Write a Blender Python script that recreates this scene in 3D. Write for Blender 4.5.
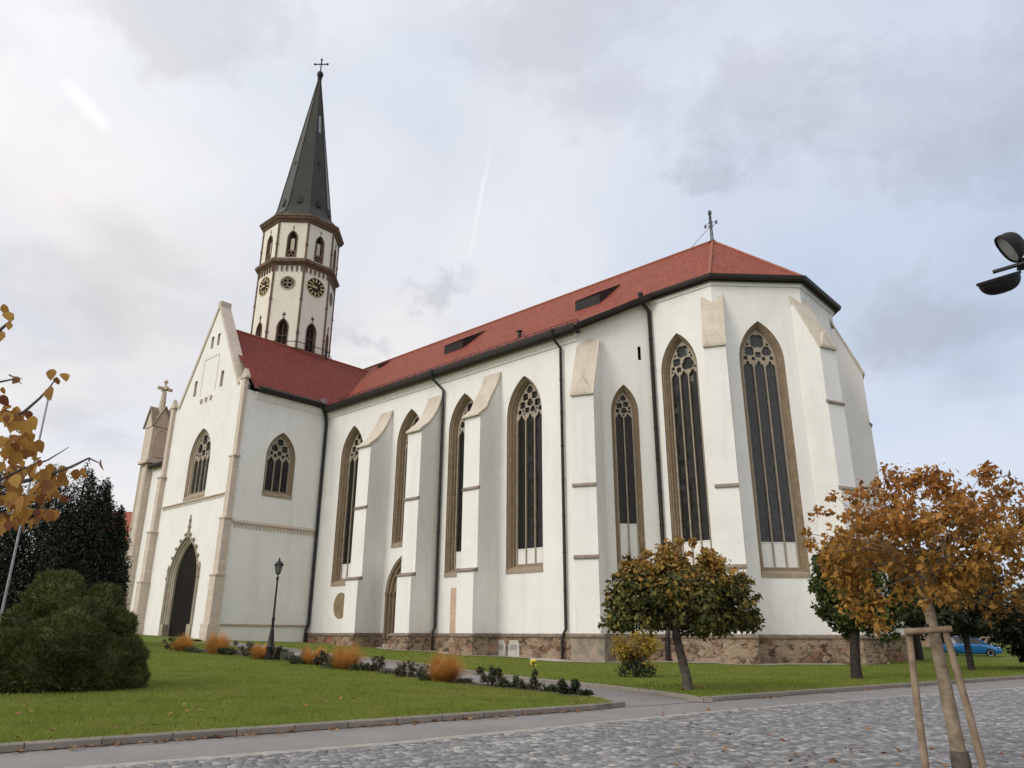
import bpy, math, random
import numpy as np
from math import sin, cos, pi, sqrt, radians, atan2
from mathutils import Vector, Matrix, geometry

# ------------------------------------------------------------------ camera, sky, sun, exposure
sc = bpy.context.scene
for o in list(bpy.data.objects):
    bpy.data.objects.remove(o)
COL = sc.collection
FPX, PITCH, ROLL = 739.6, radians(18.776), 0.0051
cam_d = bpy.data.cameras.new('camera')
cam = bpy.data.objects.new('camera', cam_d)
COL.objects.link(cam)
cam_d.sensor_width = 36
cam_d.lens = FPX / 1024 * 36
cam_d.clip_start, cam_d.clip_end = 0.1, 4000
_F = Vector((0, cos(PITCH), sin(PITCH)))
_r = Vector((1, 0, 0))
_u = _r.cross(_F)
CR = cos(ROLL) * _r + sin(ROLL) * _u
CU = -sin(ROLL) * _r + cos(ROLL) * _u
CAM = Vector((0, 0, 1.6))
cam.matrix_world = Matrix((
    (CR.x, CU.x, -_F.x, CAM.x), (CR.y, CU.y, -_F.y, CAM.y), (CR.z, CU.z, -_F.z, CAM.z), (0, 0, 0, 1)))
sc.camera = cam
sc.view_settings.view_transform = 'Standard'
sc.view_settings.look = 'None'
sc.view_settings.exposure = 0.33
sc.view_settings.gamma = 1
sc.render.engine = 'CYCLES'
sc.cycles.use_denoising = True
sc.cycles.max_bounces = 6
sc.cycles.transparent_max_bounces = 8

SUN_AZ, SUN_EL = atan2(-0.60, -0.80), radians(33)          # towards the sun: behind the camera, to the left
sun_d = bpy.data.lights.new('sun', 'SUN')
sun_d.energy = 1.15
sun_d.angle = radians(26)
sun_d.color = (1.0, 0.955, 0.89)
sun = bpy.data.objects.new('sun', sun_d)
COL.objects.link(sun)
sun.location = (-30, -30, 40)
sv = Vector((cos(SUN_AZ) * cos(SUN_EL), sin(SUN_AZ) * cos(SUN_EL), sin(SUN_EL)))
sun.rotation_euler = sv.to_track_quat('Z', 'Y').to_euler()


def nd(nt, typ, ins=None, **props):
    n = nt.nodes.new(typ)
    for k, v in props.items():
        setattr(n, k, v)
    for k, v in (ins or {}).items():
        s = n.inputs[k]
        if isinstance(v, bpy.types.NodeSocket):
            nt.links.new(v, s)
        else:
            s.default_value = v
    return n


def ramp(nt, fac, stops, interp='LINEAR'):
    n = nt.nodes.new('ShaderNodeValToRGB')
    n.color_ramp.interpolation = interp
    els = n.color_ramp.elements
    while len(els) < len(stops):
        els.new(0.5)
    for e, (p, c) in zip(els, stops):
        e.position = p
        e.color = (*c, 1) if len(c) == 3 else c
    nt.links.new(fac, n.inputs[0])
    return n.outputs[0]


def mixc(nt, f, a, b, mode='MIX'):
    a = (*a, 1) if isinstance(a, tuple) and len(a) == 3 else a
    b = (*b, 1) if isinstance(b, tuple) and len(b) == 3 else b
    return nd(nt, 'ShaderNodeMix', {'Factor': f, 'A': a, 'B': b}, data_type='RGBA', blend_type=mode).outputs['Result']


def noise(nt, v, scale, detail=4.0, rough=0.55, dist=0.0):
    return nd(nt, 'ShaderNodeTexNoise', {'Vector': v, 'Scale': scale, 'Detail': detail, 'Roughness': rough, 'Distortion': dist}).outputs[0]


def scaled(nt, v, s):
    return nd(nt, 'ShaderNodeVectorMath', {0: v, 1: s}, operation='MULTIPLY').outputs[0]


def skydir(x, y):
    d = (_F * FPX + CR * (x - 512) - CU * (y - 384)).normalized()
    return (d.x, d.y, d.z)


BLOBS = [(skydir(765, 90), .17, .42), (skydir(900, 115), .22, .38), (skydir(700, 160), .09, .5), (skydir(435, 283), .075, .55), (skydir(930, 335), .15, .5),
         (skydir(610, 110), .12, .3), (skydir(560, 15), .22, .4), (skydir(190, 10), .20, .45), (skydir(345, 322), .07, .45), (skydir(970, 160), .16, .40), (skydir(60, 300), .2, .25)]


TRAILS = [((62, 78), (112, 134), .012, .42), ((492, 140), (468, 262), .004, .38)]


def build_world():
    w = bpy.data.worlds.new('World')
    sc.world = w
    w.use_nodes = True
    nt = w.node_tree
    nt.nodes.clear()
    out = nd(nt, 'ShaderNodeOutputWorld')
    sky = nd(nt, 'ShaderNodeTexSky', sky_type='NISHITA', sun_disc=False,
             sun_elevation=SUN_EL, sun_rotation=pi / 2 - SUN_AZ, air_density=1.0, dust_density=2.0, ozone_density=1.0)
    b1 = nd(nt, 'ShaderNodeBackground', {'Color': sky.outputs[0], 'Strength': 0.10})
    tc = nd(nt, 'ShaderNodeTexCoord')
    sp = nd(nt, 'ShaderNodeSeparateXYZ', {0: tc.outputs['Generated']})
    zz = nd(nt, 'ShaderNodeMath', {0: sp.outputs[2], 1: 0.22}, operation='ADD').outputs[0]
    zz = nd(nt, 'ShaderNodeMath', {0: zz, 1: 0.12}, operation='MAXIMUM').outputs[0]
    px = nd(nt, 'ShaderNodeMath', {0: sp.outputs[0], 1: zz}, operation='DIVIDE').outputs[0]
    py = nd(nt, 'ShaderNodeMath', {0: sp.outputs[1], 1: zz}, operation='DIVIDE').outputs[0]
    pv = nd(nt, 'ShaderNodeCombineXYZ', {0: px, 1: py, 2: 0.0}).outputs[0]
    n1 = nd(nt, 'ShaderNodeTexNoise', {'Vector': pv, 'Scale': 1.15, 'Detail': 7.0, 'Roughness': 0.52, 'Distortion': 0.35})
    off = nd(nt, 'ShaderNodeVectorMath', {0: pv, 1: (7.3, 2.1, 4.0)}, operation='ADD').outputs[0]
    n2 = nd(nt, 'ShaderNodeTexNoise', {'Vector': off, 'Scale': 2.6, 'Detail': 6.0, 'Roughness': 0.5, 'Distortion': 0.25})
    off3 = nd(nt, 'ShaderNodeVectorMath', {0: pv, 1: (-3.3, 5.1, 1.0)}, operation='ADD').outputs[0]
    n3 = nd(nt, 'ShaderNodeTexNoise', {'Vector': off3, 'Scale': 0.55, 'Detail': 3.0, 'Roughness': 0.5})
    # overcast sheet: pale grey white, with cooler thin places and darker grey ragged patches
    base = ramp(nt, n1.outputs[0], [(0.28, (0.54, 0.57, 0.64)), (0.42, (0.63, 0.66, 0.72)), (0.56, (0.725, 0.735, 0.765)), (0.74, (0.77, 0.765, 0.765))])
    patch = ramp(nt, n2.outputs[0], [(0.56, (0, 0, 0)), (0.70, (1, 1, 1))])
    patch2 = ramp(nt, n3.outputs[0], [(0.38, (0, 0, 0)), (0.58, (1, 1, 1))])
    pf = nd(nt, 'ShaderNodeMath', {0: patch, 1: patch2}, operation='MULTIPLY').outputs[0]
    pf = nd(nt, 'ShaderNodeMath', {0: pf, 1: 0.75}, operation='MULTIPLY').outputs[0]
    mx = nd(nt, 'ShaderNodeMix', {'Factor': pf, 'A': base, 'B': (0.47, 0.475, 0.51, 1)}, data_type='RGBA')
    n4 = noise(nt, nd(nt, 'ShaderNodeVectorMath', {0: pv, 1: (1.7, -4.2, 2.0)}, operation='ADD').outputs[0], 0.9, 4.0, 0.5)
    cream = ramp(nt, n4, [(0.50, (1, 1, 1)), (0.70, (1.09, 1.0, 0.915))])
    cool = ramp(nt, n4, [(0.28, (0.86, 0.915, 1.0)), (0.46, (1, 1, 1))])
    mxa = mixc(nt, 1.0, mx.outputs['Result'], cream, 'MULTIPLY')
    mxa = mixc(nt, 1.0, mxa, cool, 'MULTIPLY')
    nb = noise(nt, tc.outputs['Generated'], 14.0, 7.0, 0.68, 0.8)
    wn = nd(nt, 'ShaderNodeTexNoise', {'Vector': tc.outputs['Generated'], 'Scale': 7.0, 'Detail': 5.0, 'Roughness': 0.65}).outputs['Color']
    warp = scaled(nt, nd(nt, 'ShaderNodeVectorMath', {0: wn, 1: (.5, .5, .5)}, operation='SUBTRACT').outputs[0], (.30, .30, .20))
    col = mxa
    for (dx, dy, dz), rad, amt in BLOBS:
        dd = nd(nt, 'ShaderNodeVectorMath', {0: tc.outputs['Generated'], 1: (dx, dy, dz)}, operation='SUBTRACT').outputs[0]
        dd = nd(nt, 'ShaderNodeVectorMath', {0: dd, 1: warp}, operation='ADD').outputs[0]
        dd = scaled(nt, dd, (0.75, 0.75, 1.9))
        ln = nd(nt, 'ShaderNodeVectorMath', {0: dd}, operation='LENGTH').outputs['Value']
        ff = nd(nt, 'ShaderNodeMapRange', {'Value': ln, 'From Min': rad, 'From Max': rad * .15, 'To Min': -.55, 'To Max': .62}).outputs[0]
        ff = nd(nt, 'ShaderNodeMath', {0: ff, 1: nb}, operation='ADD').outputs[0]
        ff = ramp(nt, ff, [(0.45, (0, 0, 0)), (1.05, (amt, amt, amt))])
        col = mixc(nt, ff, col, (0.455, 0.455, 0.495))
    for (p0, p1, wd, amt) in TRAILS:
        a_, b_ = Vector(skydir(*p0)), Vector(skydir(*p1))
        nn_ = a_.cross(b_).normalized()
        mid_ = (a_ + b_).normalized()
        hl_ = (b_ - a_).length / 2
        t1 = nd(nt, 'ShaderNodeVectorMath', {0: tc.outputs['Generated'], 1: tuple(nn_)}, operation='DOT_PRODUCT').outputs['Value']
        t1 = nd(nt, 'ShaderNodeMath', {0: t1}, operation='ABSOLUTE').outputs[0]
        t1 = nd(nt, 'ShaderNodeMapRange', {'Value': t1, 'From Min': wd, 'From Max': wd * .1, 'To Min': 0.0, 'To Max': 1.0}).outputs[0]
        t2 = nd(nt, 'ShaderNodeVectorMath', {0: tc.outputs['Generated'], 1: tuple(mid_)}, operation='DISTANCE').outputs['Value']
        t2 = nd(nt, 'ShaderNodeMapRange', {'Value': t2, 'From Min': hl_ * 1.1, 'From Max': hl_ * .5, 'To Min': 0.0, 'To Max': amt}).outputs[0]
        t3 = nd(nt, 'ShaderNodeMath', {0: t1, 1: t2}, operation='MULTIPLY').outputs[0]
        t3 = nd(nt, 'ShaderNodeMath', {0: t3, 1: nd(nt, 'ShaderNodeMath', {0: nb, 1: 1.6}, operation='MULTIPLY').outputs[0]}, operation='MULTIPLY', use_clamp=True).outputs[0]
        col = mixc(nt, t3, col, (0.92, 0.92, 0.93))
    mx = nd(nt, 'ShaderNodeMix', {'Factor': 0.0, 'A': col, 'B': col}, data_type='RGBA')
    # clouds are cooler and duller towards the east (right of the view), brighter in the west where the sun stands
    dl = nd(nt, 'ShaderNodeVectorMath', {0: tc.outputs['Generated'], 1: (0.80, 0.25, -0.05)}, operation='DOT_PRODUCT').outputs['Value']
    blu = ramp(nt, dl, [(0.12, (1.0, 1.0, 1.0)), (0.62, (0.80, 0.86, 0.955))])
    mx2 = nd(nt, 'ShaderNodeMix', {'Factor': 1.0, 'A': mx.outputs['Result'], 'B': blu}, data_type='RGBA', blend_type='MULTIPLY')
    ds = nd(nt, 'ShaderNodeVectorMath', {0: tc.outputs['Generated'], 1: tuple(sv)}, operation='DOT_PRODUCT').outputs['Value']
    br = ramp(nt, ds, [(0.0, (1.0, 1.0, 1.0)), (1.0, (1.55, 1.48, 1.36))])
    mx3 = nd(nt, 'ShaderNodeMix', {'Factor': 1.0, 'A': mx2.outputs['Result'], 'B': br}, data_type='RGBA', blend_type='MULTIPLY')
    b2 = nd(nt, 'ShaderNodeBackground', {'Color': mx3.outputs['Result'], 'Strength': 0.98})
    ms = nd(nt, 'ShaderNodeMixShader', {0: 0.90, 1: b1.outputs[0], 2: b2.outputs[0]})
    nt.links.new(ms.outputs[0], out.inputs[0])


build_world()

# ------------------------------------------------------------------ mesh helpers


class MB:
    def __init__(self):
        self.v, self.f, self.m = [], [], []

    def add(self, vs, fs, m=0):
        b = len(self.v)
        self.v += [tuple(p) for p in vs]
        self.f += [tuple(i + b for i in f) for f in fs]
        self.m += [m] * len(fs)

    def poly(self, pts, m=0):
        self.add(pts, [tuple(range(len(pts)))], m)

    def box(self, lo, hi, m=0, X=None):
        x0, y0, z0 = lo
        x1, y1, z1 = hi
        vs = [(x0, y0, z0), (x1, y0, z0), (x1, y1, z0), (x0, y1, z0), (x0, y0, z1), (x1, y0, z1), (x1, y1, z1), (x0, y1, z1)]
        if X is not None:
            vs = [X(*p) for p in vs]
        self.add(vs, [(0, 3, 2, 1), (4, 5, 6, 7), (0, 1, 5, 4), (1, 2, 6, 5), (2, 3, 7, 6), (3, 0, 4, 7)], m)

    def prism(self, loops, t0, t1, X, m=0, back=True):
        """2D loops (outer, holes...) in (s, z), extruded from depth t0 to t1 through the frame X(s, z, t)."""
        tri = geometry.tessellate_polygon([[Vector((a, b, 0)) for a, b in L] for L in loops])
        flat = [p for L in loops for p in L]
        n = len(flat)
        front = [X(a, b, t1) for a, b in flat]
        vs = list(front)
        fs = [tuple(t) for t in tri]
        if abs(t1 - t0) > 1e-6:
            vs += [X(a, b, t0) for a, b in flat]
            if back:
                fs += [tuple(i + n for i in reversed(t)) for t in tri]
            o = 0
            for L in loops:
                k = len(L)
                for i in range(k):
                    j = (i + 1) % k
                    fs.append((o + i, o + j, o + j + n, o + i + n))
                o += k
        self.add(vs, fs, m)

    def loft(self, rings, m=0, closed=True, cap0=False, cap1=False):
        n = len(rings[0])
        vs = [p for r in rings for p in r]
        fs = []
        for k in range(len(rings) - 1):
            for i in range(n if closed else n - 1):
                j = (i + 1) % n
                fs.append((k * n + i, k * n + j, (k + 1) * n + j, (k + 1) * n + i))
        if cap0:
            fs.append(tuple(reversed(range(n))))
        if cap1:
            fs.append(tuple((len(rings) - 1) * n + i for i in range(n)))
        self.add(vs, fs, m)

    def tube(self, pts, rad, n=8, m=0, caps=True):
        pts = [Vector(p) for p in pts]
        if not hasattr(rad, '__len__'):
            rad = [rad] * len(pts)
        rings = []
        ref = None
        for i, p in enumerate(pts):
            a = pts[max(0, i - 1)]
            b = pts[min(len(pts) - 1, i + 1)]
            t = (b - a).normalized()
            if ref is None:
                ref = Vector((0, 0, 1)) if abs(t.z) < 0.9 else Vector((1, 0, 0))
            x = (ref - t * ref.dot(t)).normalized()
            ref = x
            y = t.cross(x)
            rings.append([p + (x * cos(2 * pi * k / n) + y * sin(2 * pi * k / n)) * rad[i] for k in range(n)])
        self.loft(rings, m, True, caps, caps)

    def lathe(self, prof, c, n=16, m=0, ph=0.0, axis=None):
        rings = []
        c = Vector(c)
        for r, z in prof:
            rings.append([c + Vector((r * cos(ph + 2 * pi * k / n), r * sin(ph + 2 * pi * k / n), z)) for k in range(n)])
        if axis is not None:
            q = Vector((0, 0, 1)).rotation_difference(Vector(axis).normalized())
            rings = [[c + q @ (p - c) for p in r] for r in rings]
        self.loft(rings, m, True, True, True)

    def sweep(self, prof, path, m=0, closed=False):
        """profile points (t outward, dz) swept along a path seen with the outside on its right hand."""
        P = [Vector(p) for p in path]
        n = len(P)
        rings = []
        for i in range(n):
            if closed or 0 < i < n - 1:
                a = (P[i] - P[(i - 1) % n]).to_2d().normalized()
                b = (P[(i + 1) % n] - P[i]).to_2d().normalized()
            elif i == 0:
                a = b = (P[1] - P[0]).to_2d().normalized()
            else:
                a = b = (P[i] - P[i - 1]).to_2d().normalized()
            na, nb = Vector((a.y, -a.x)), Vector((b.y, -b.x))
            mm = (na + nb)
            mm = mm / max(0.2, mm.length_squared / 2)
            rings.append([P[i] + Vector((mm.x * t, mm.y * t, dz)) for t, dz in prof])
        if closed:
            rings.append(rings[0])
            self.loft(rings, m, True)
        else:
            self.loft(rings, m, True, True, True)

    def ball(self, c, r, m=0, nu=12, nv=8, f=None):
        c = Vector(c)
        r = Vector(r) if hasattr(r, '__len__') else Vector((r, r, r))
        rings = []
        for j in range(nv + 1):
            th = pi * j / nv
            ring = []
            for i in range(nu):
                a = 2 * pi * i / nu
                d = Vector((sin(th) * cos(a), sin(th) * sin(a), -cos(th)))
                k = f(d) if f else 1.0
                ring.append(c + Vector((d.x * r.x, d.y * r.y, d.z * r.z)) * k)
            rings.append(ring)
        self.loft(rings, m)


def link(name, me, parent=None):
    o = bpy.data.objects.new(name, me)
    COL.objects.link(o)
    if parent is not None:
        o.parent = parent
    return o


def obj(name, mb, mats, parent=None, smooth=None):
    me = bpy.data.meshes.new(name)
    me.from_pydata(mb.v, [], mb.f)
    mats = mats if isinstance(mats, (list, tuple)) else [mats]
    for m in mats:
        me.materials.append(m)
    if len(mats) > 1:
        me.polygons.foreach_set('material_index', mb.m)
    if smooth is not None:
        me.polygons.foreach_set('use_smooth', [True] * len(me.polygons))
        if smooth < 170:
            me.set_sharp_from_angle(angle=radians(smooth))
    me.update()
    return link(name, me, parent)


def empty(name, loc=(0, 0, 0), rz=0.0):
    o = bpy.data.objects.new(name, None)
    COL.objects.link(o)
    o.location = loc
    o.rotation_euler = (0, 0, rz)
    o.empty_display_size = 0.3
    return o


def tag(o, label, cat, group=None, kind=None):
    if label:
        o['label'] = label
    if cat:
        o['category'] = cat
    if group:
        o['group'] = group
    if kind:
        o['kind'] = kind
    return o


def np_mesh(name, V, F, mat, parent=None, smooth=False):
    """V (n,3), F (m,k) as numpy arrays, quickly."""
    me = bpy.data.meshes.new(name)
    n, (m, k) = len(V), F.shape
    me.vertices.add(n)
    me.vertices.foreach_set('co', np.ascontiguousarray(V, dtype=np.float32).ravel())
    me.loops.add(m * k)
    me.loops.foreach_set('vertex_index', np.ascontiguousarray(F, dtype=np.int32).ravel())
    me.polygons.add(m)
    me.polygons.foreach_set('loop_start', np.arange(0, m * k, k, dtype=np.int32))
    me.materials.append(mat)
    me.update(calc_edges=True)
    if smooth:
        me.polygons.foreach_set('use_smooth', [True] * m)
    return link(name, me, parent)


# ------------------------------------------------------------------ materials

def new_mat(name, rough=0.7, spec=0.3, metal=0.0):
    m = bpy.data.materials.new(name)
    m.use_nodes = True
    nt = m.node_tree
    nt.nodes.clear()
    out = nd(nt, 'ShaderNodeOutputMaterial')
    b = nd(nt, 'ShaderNodeBsdfPrincipled', {'Roughness': rough, 'Metallic': metal, 'Specular IOR Level': spec})
    nt.links.new(b.outputs[0], out.inputs[0])
    return m, nt, b


def surf_uv(nt):
    """metres along the surface horizontally, and height: a wall map that works at any orientation."""
    g = nd(nt, 'ShaderNodeNewGeometry')
    cr = nd(nt, 'ShaderNodeVectorMath', {0: g.outputs['True Normal'], 1: (0, 0, 1)}, operation='CROSS_PRODUCT')
    no = nd(nt, 'ShaderNodeVectorMath', {0: cr.outputs[0]}, operation='NORMALIZE')
    s = nd(nt, 'ShaderNodeVectorMath', {0: no.outputs[0], 1: g.outputs['Position']}, operation='DOT_PRODUCT').outputs['Value']
    sp = nd(nt, 'ShaderNodeSeparateXYZ', {0: g.outputs['Position']})
    return nd(nt, 'ShaderNodeCombineXYZ', {0: s, 1: sp.outputs[2], 2: 0.0}).outputs[0], g.outputs['Position']


def bump(nt, b, h, strength, dist):
    n = nd(nt, 'ShaderNodeBump', {'Height': h, 'Strength': strength, 'Distance': dist})
    nt.links.new(n.outputs[0], b.inputs['Normal'])


def noisy(name, stops, scale=3.0, rough=0.8, spec=0.25, bs=0.3, bd=0.02, bscale=None, metal=0.0):
    m, nt, b = new_mat(name, rough, spec, metal)
    g = nd(nt, 'ShaderNodeNewGeometry').outputs['Position']
    n = noise(nt, g, scale, 6.0, 0.6)
    nt.links.new(ramp(nt, n, stops), b.inputs['Base Color'])
    if bs:
        bump(nt, b, noise(nt, g, bscale or scale * 6, 4.0), bs, bd)
    return m


def make_plaster(name, base, dirt):
    m, nt, b = new_mat(name, 0.85, 0.2)
    uv, pos = surf_uv(nt)
    big = noise(nt, pos, 0.35, 5.0, 0.6)
    streak = noise(nt, scaled(nt, uv, (0.9, 0.10, 1.0)), 1.0, 6.0, 0.62, 0.3)
    f = ramp(nt, big, [(0.40, (0, 0, 0)), (0.72, (1, 1, 1))])
    f2 = ramp(nt, streak, [(0.52, (0, 0, 0)), (0.78, (1, 1, 1))])
    c = mixc(nt, nd(nt, 'ShaderNodeMath', {0: f, 1: 0.35}, operation='MULTIPLY').outputs[0], base, dirt)
    pt = noise(nt, pos, 0.9, 3.0, 0.5, 0.8)
    c = mixc(nt, ramp(nt, pt, [(0.56, (0, 0, 0)), (0.60, (0.35, 0.35, 0.35))]), c, tuple(min(1, x * 1.045) for x in base))
    c = mixc(nt, nd(nt, 'ShaderNodeMath', {0: f2, 1: 0.36}, operation='MULTIPLY').outputs[0], c, tuple(x * 0.80 for x in dirt))
    nt.links.new(c, b.inputs['Base Color'])
    h = nd(nt, 'ShaderNodeMath', {0: noise(nt, pos, 1.3, 3.0), 1: noise(nt, pos, 14.0, 4.0)}, operation='ADD').outputs[0]
    bump(nt, b, h, 0.30, 0.04)
    return m


def make_blocks(name, cols, bw, bh, mortar, rough=0.85, bs=0.5, msize=0.012, weather=None):
    """coursed stone: brick texture mapped in metres on the wall, stained by noise."""
    m, nt, b = new_mat(name, rough, 0.2)
    uv, pos = surf_uv(nt)
    br = nd(nt, 'ShaderNodeTexBrick', {'Vector': uv, 'Color1': (*cols[0], 1), 'Color2': (*cols[1], 1), 'Mortar': (*mortar, 1),
                                       'Scale': 1.0, 'Mortar Size': msize, 'Mortar Smooth': 0.3, 'Bias': 0.0,
                                       'Brick Width': bw, 'Row Height': bh})
    n = noise(nt, pos, 1.7, 6.0, 0.65)
    c = mixc(nt, ramp(nt, n, [(0.35, (0, 0, 0)), (0.7, (1, 1, 1))]), br.outputs[0], cols[2], 'MIX')
    c = mixc(nt, 0.55, br.outputs[0], c)
    if weather:
        n2 = noise(nt, scaled(nt, uv, (1.2, 0.25, 1.0)), 1.4, 5.0, 0.6)
        c = mixc(nt, ramp(nt, n2, [(0.5, (0, 0, 0)), (0.72, (0.7, 0.7, 0.7))]), c, weather)
    nt.links.new(c, b.inputs['Base Color'])
    h = nd(nt, 'ShaderNodeMath', {0: noise(nt, pos, 9.0, 5.0), 1: br.outputs['Fac']}, operation='SUBTRACT').outputs[0]
    bump(nt, b, h, bs, 0.02)
    return m


def make_rubble(name):
    m, nt, b = new_mat(name, 0.92, 0.15)
    uv, pos = surf_uv(nt)
    wv = nd(nt, 'ShaderNodeVectorMath', {0: uv, 1: nd(nt, 'ShaderNodeTexNoise', {'Vector': pos, 'Scale': 2.0, 'Detail': 3.0}).outputs['Color']}, operation='ADD').outputs[0]
    vo = nd(nt, 'ShaderNodeTexVoronoi', {'Vector': scaled(nt, wv, (1.9, 3.1, 1.0)), 'Scale': 1.0, 'Randomness': 1.0})
    vd = nd(nt, 'ShaderNodeTexVoronoi', {'Vector': scaled(nt, wv, (1.9, 3.1, 1.0)), 'Scale': 1.0}, feature='DISTANCE_TO_EDGE')
    sp = nd(nt, 'ShaderNodeSeparateColor', {0: vo.outputs['Color']})
    stone = ramp(nt, sp.outputs[0], [(0.0, (0.13, 0.085, 0.055)), (0.3, (0.27, 0.20, 0.135)), (0.6, (0.35, 0.27, 0.19)), (0.85, (0.22, 0.115, 0.075)), (1.0, (0.42, 0.35, 0.27))])
    pl = noise(nt, pos, 0.7, 6.0, 0.6)
    c = mixc(nt, ramp(nt, pl, [(0.47, (0, 0, 0)), (0.60, (1, 1, 1))]), stone, (0.34, 0.26, 0.185))
    dk = noise(nt, scaled(nt, pos, (1.0, 1.0, 1.6)), 1.9, 6.0, 0.68, 0.4)
    c = mixc(nt, ramp(nt, dk, [(0.50, (0, 0, 0)), (0.62, (0.9, 0.9, 0.9))]), c, (0.050, 0.036, 0.028))
    rd = noise(nt, nd(nt, 'ShaderNodeVectorMath', {0: pos, 1: (31.0, 7.0, 3.0)}, operation='ADD').outputs[0], 0.55, 4.0, 0.6)
    c = mixc(nt, ramp(nt, rd, [(0.60, (0, 0, 0)), (0.68, (0.75, 0.75, 0.75))]), c, (0.30, 0.11, 0.07))
    nt.links.new(c, b.inputs['Base Color'])
    h = nd(nt, 'ShaderNodeMath', {0: ramp(nt, vd.outputs['Distance'], [(0.0, (0, 0, 0)), (0.18, (1, 1, 1))]), 1: noise(nt, pos, 12.0, 5.0)}, operation='ADD').outputs[0]
    bump(nt, b, h, 0.75, 0.04)
    return m


def make_tiles(name, c1, c2, moss):
    m, nt, b = new_mat(name, 0.75, 0.25)
    uv, pos = surf_uv(nt)
    br = nd(nt, 'ShaderNodeTexBrick', {'Vector': scaled(nt, uv, (1.0, 1.0, 1.0)), 'Color1': (*c1, 1), 'Color2': (*c2, 1), 'Mortar': (c1[0] * 0.35, c1[1] * 0.35, c1[2] * 0.35, 1),
                                       'Scale': 1.0, 'Mortar Size': 0.016, 'Mortar Smooth': 0.4, 'Brick Width': 0.30, 'Row Height': 0.24})
    n = noise(nt, pos, 0.45, 6.0, 0.6)
    c = mixc(nt, ramp(nt, n, [(0.35, (0, 0, 0)), (0.75, (0.55, 0.55, 0.55))]), br.outputs[0], moss)
    n2 = noise(nt, scaled(nt, pos, (1.0, 1.0, 1.0)), 3.2, 3.0, 0.7)
    c = mixc(nt, ramp(nt, n2, [(0.62, (0, 0, 0)), (0.74, (0.5, 0.5, 0.5))]), c, (0.09, 0.04, 0.03))
    nt.links.new(c, b.inputs['Base Color'])
    sp = nd(nt, 'ShaderNodeSeparateXYZ', {0: uv})
    saw = nd(nt, 'ShaderNodeMath', {0: nd(nt, 'ShaderNodeMath', {0: sp.outputs[1], 1: 1 / 0.24}, operation='MULTIPLY').outputs[0]}, operation='FRACT').outputs[0]
    h = nd(nt, 'ShaderNodeMath', {0: br.outputs['Fac'], 1: saw}, operation='ADD').outputs[0]
    h = nd(nt, 'ShaderNodeMath', {0: 2.0, 1: h}, operation='SUBTRACT').outputs[0]
    bump(nt, b, h, 0.6, 0.04)
    return m


def make_glass(name, tint, spec=0.5, lead=(0.05, 0.05, 0.05)):
    m, nt, b = new_mat(name, 0.16, spec)
    uv, pos = surf_uv(nt)
    br = nd(nt, 'ShaderNodeTexBrick', {'Vector': uv, 'Color1': (*tint, 1), 'Color2': tuple(x * 1.9 for x in tint) + (1,), 'Mortar': (*lead, 1),
                                       'Scale': 1.0, 'Mortar Size': 0.02, 'Mortar Smooth': 0.2, 'Brick Width': 0.24, 'Row Height': 0.21}, offset=0.0)
    n = noise(nt, pos, 2.2, 5.0, 0.7)
    c = mixc(nt, ramp(nt, n, [(0.4, (0, 0, 0)), (0.75, (0.6, 0.6, 0.6))]), br.outputs[0], tuple(x * 2.2 for x in tint))
    nt.links.new(c, b.inputs['Base Color'])
    h = nd(nt, 'ShaderNodeMath', {0: br.outputs['Fac'], 1: noise(nt, pos, 5.0, 2.0)}, operation='ADD').outputs[0]
    cell = nd(nt, 'ShaderNodeVectorMath', {0: nd(nt, 'ShaderNodeVectorMath', {0: uv, 1: (.24, .42, 1.0)}, operation='DIVIDE').outputs[0]}, operation='FLOOR').outputs[0]
    wn = nd(nt, 'ShaderNodeTexWhiteNoise', {'Vector': cell}).outputs['Color']
    tl = scaled(nt, nd(nt, 'ShaderNodeVectorMath', {0: wn, 1: (.5, .5, .5)}, operation='SUBTRACT').outputs[0], (.13, .13, .13))
    bp = nd(nt, 'ShaderNodeBump', {'Height': h, 'Strength': 0.35, 'Distance': 0.02}).outputs[0]
    nn = nd(nt, 'ShaderNodeVectorMath', {0: nd(nt, 'ShaderNodeVectorMath', {0: bp, 1: tl}, operation='ADD').outputs[0]}, operation='NORMALIZE').outputs[0]
    nt.links.new(nn, b.inputs['Normal'])
    return m


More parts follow.
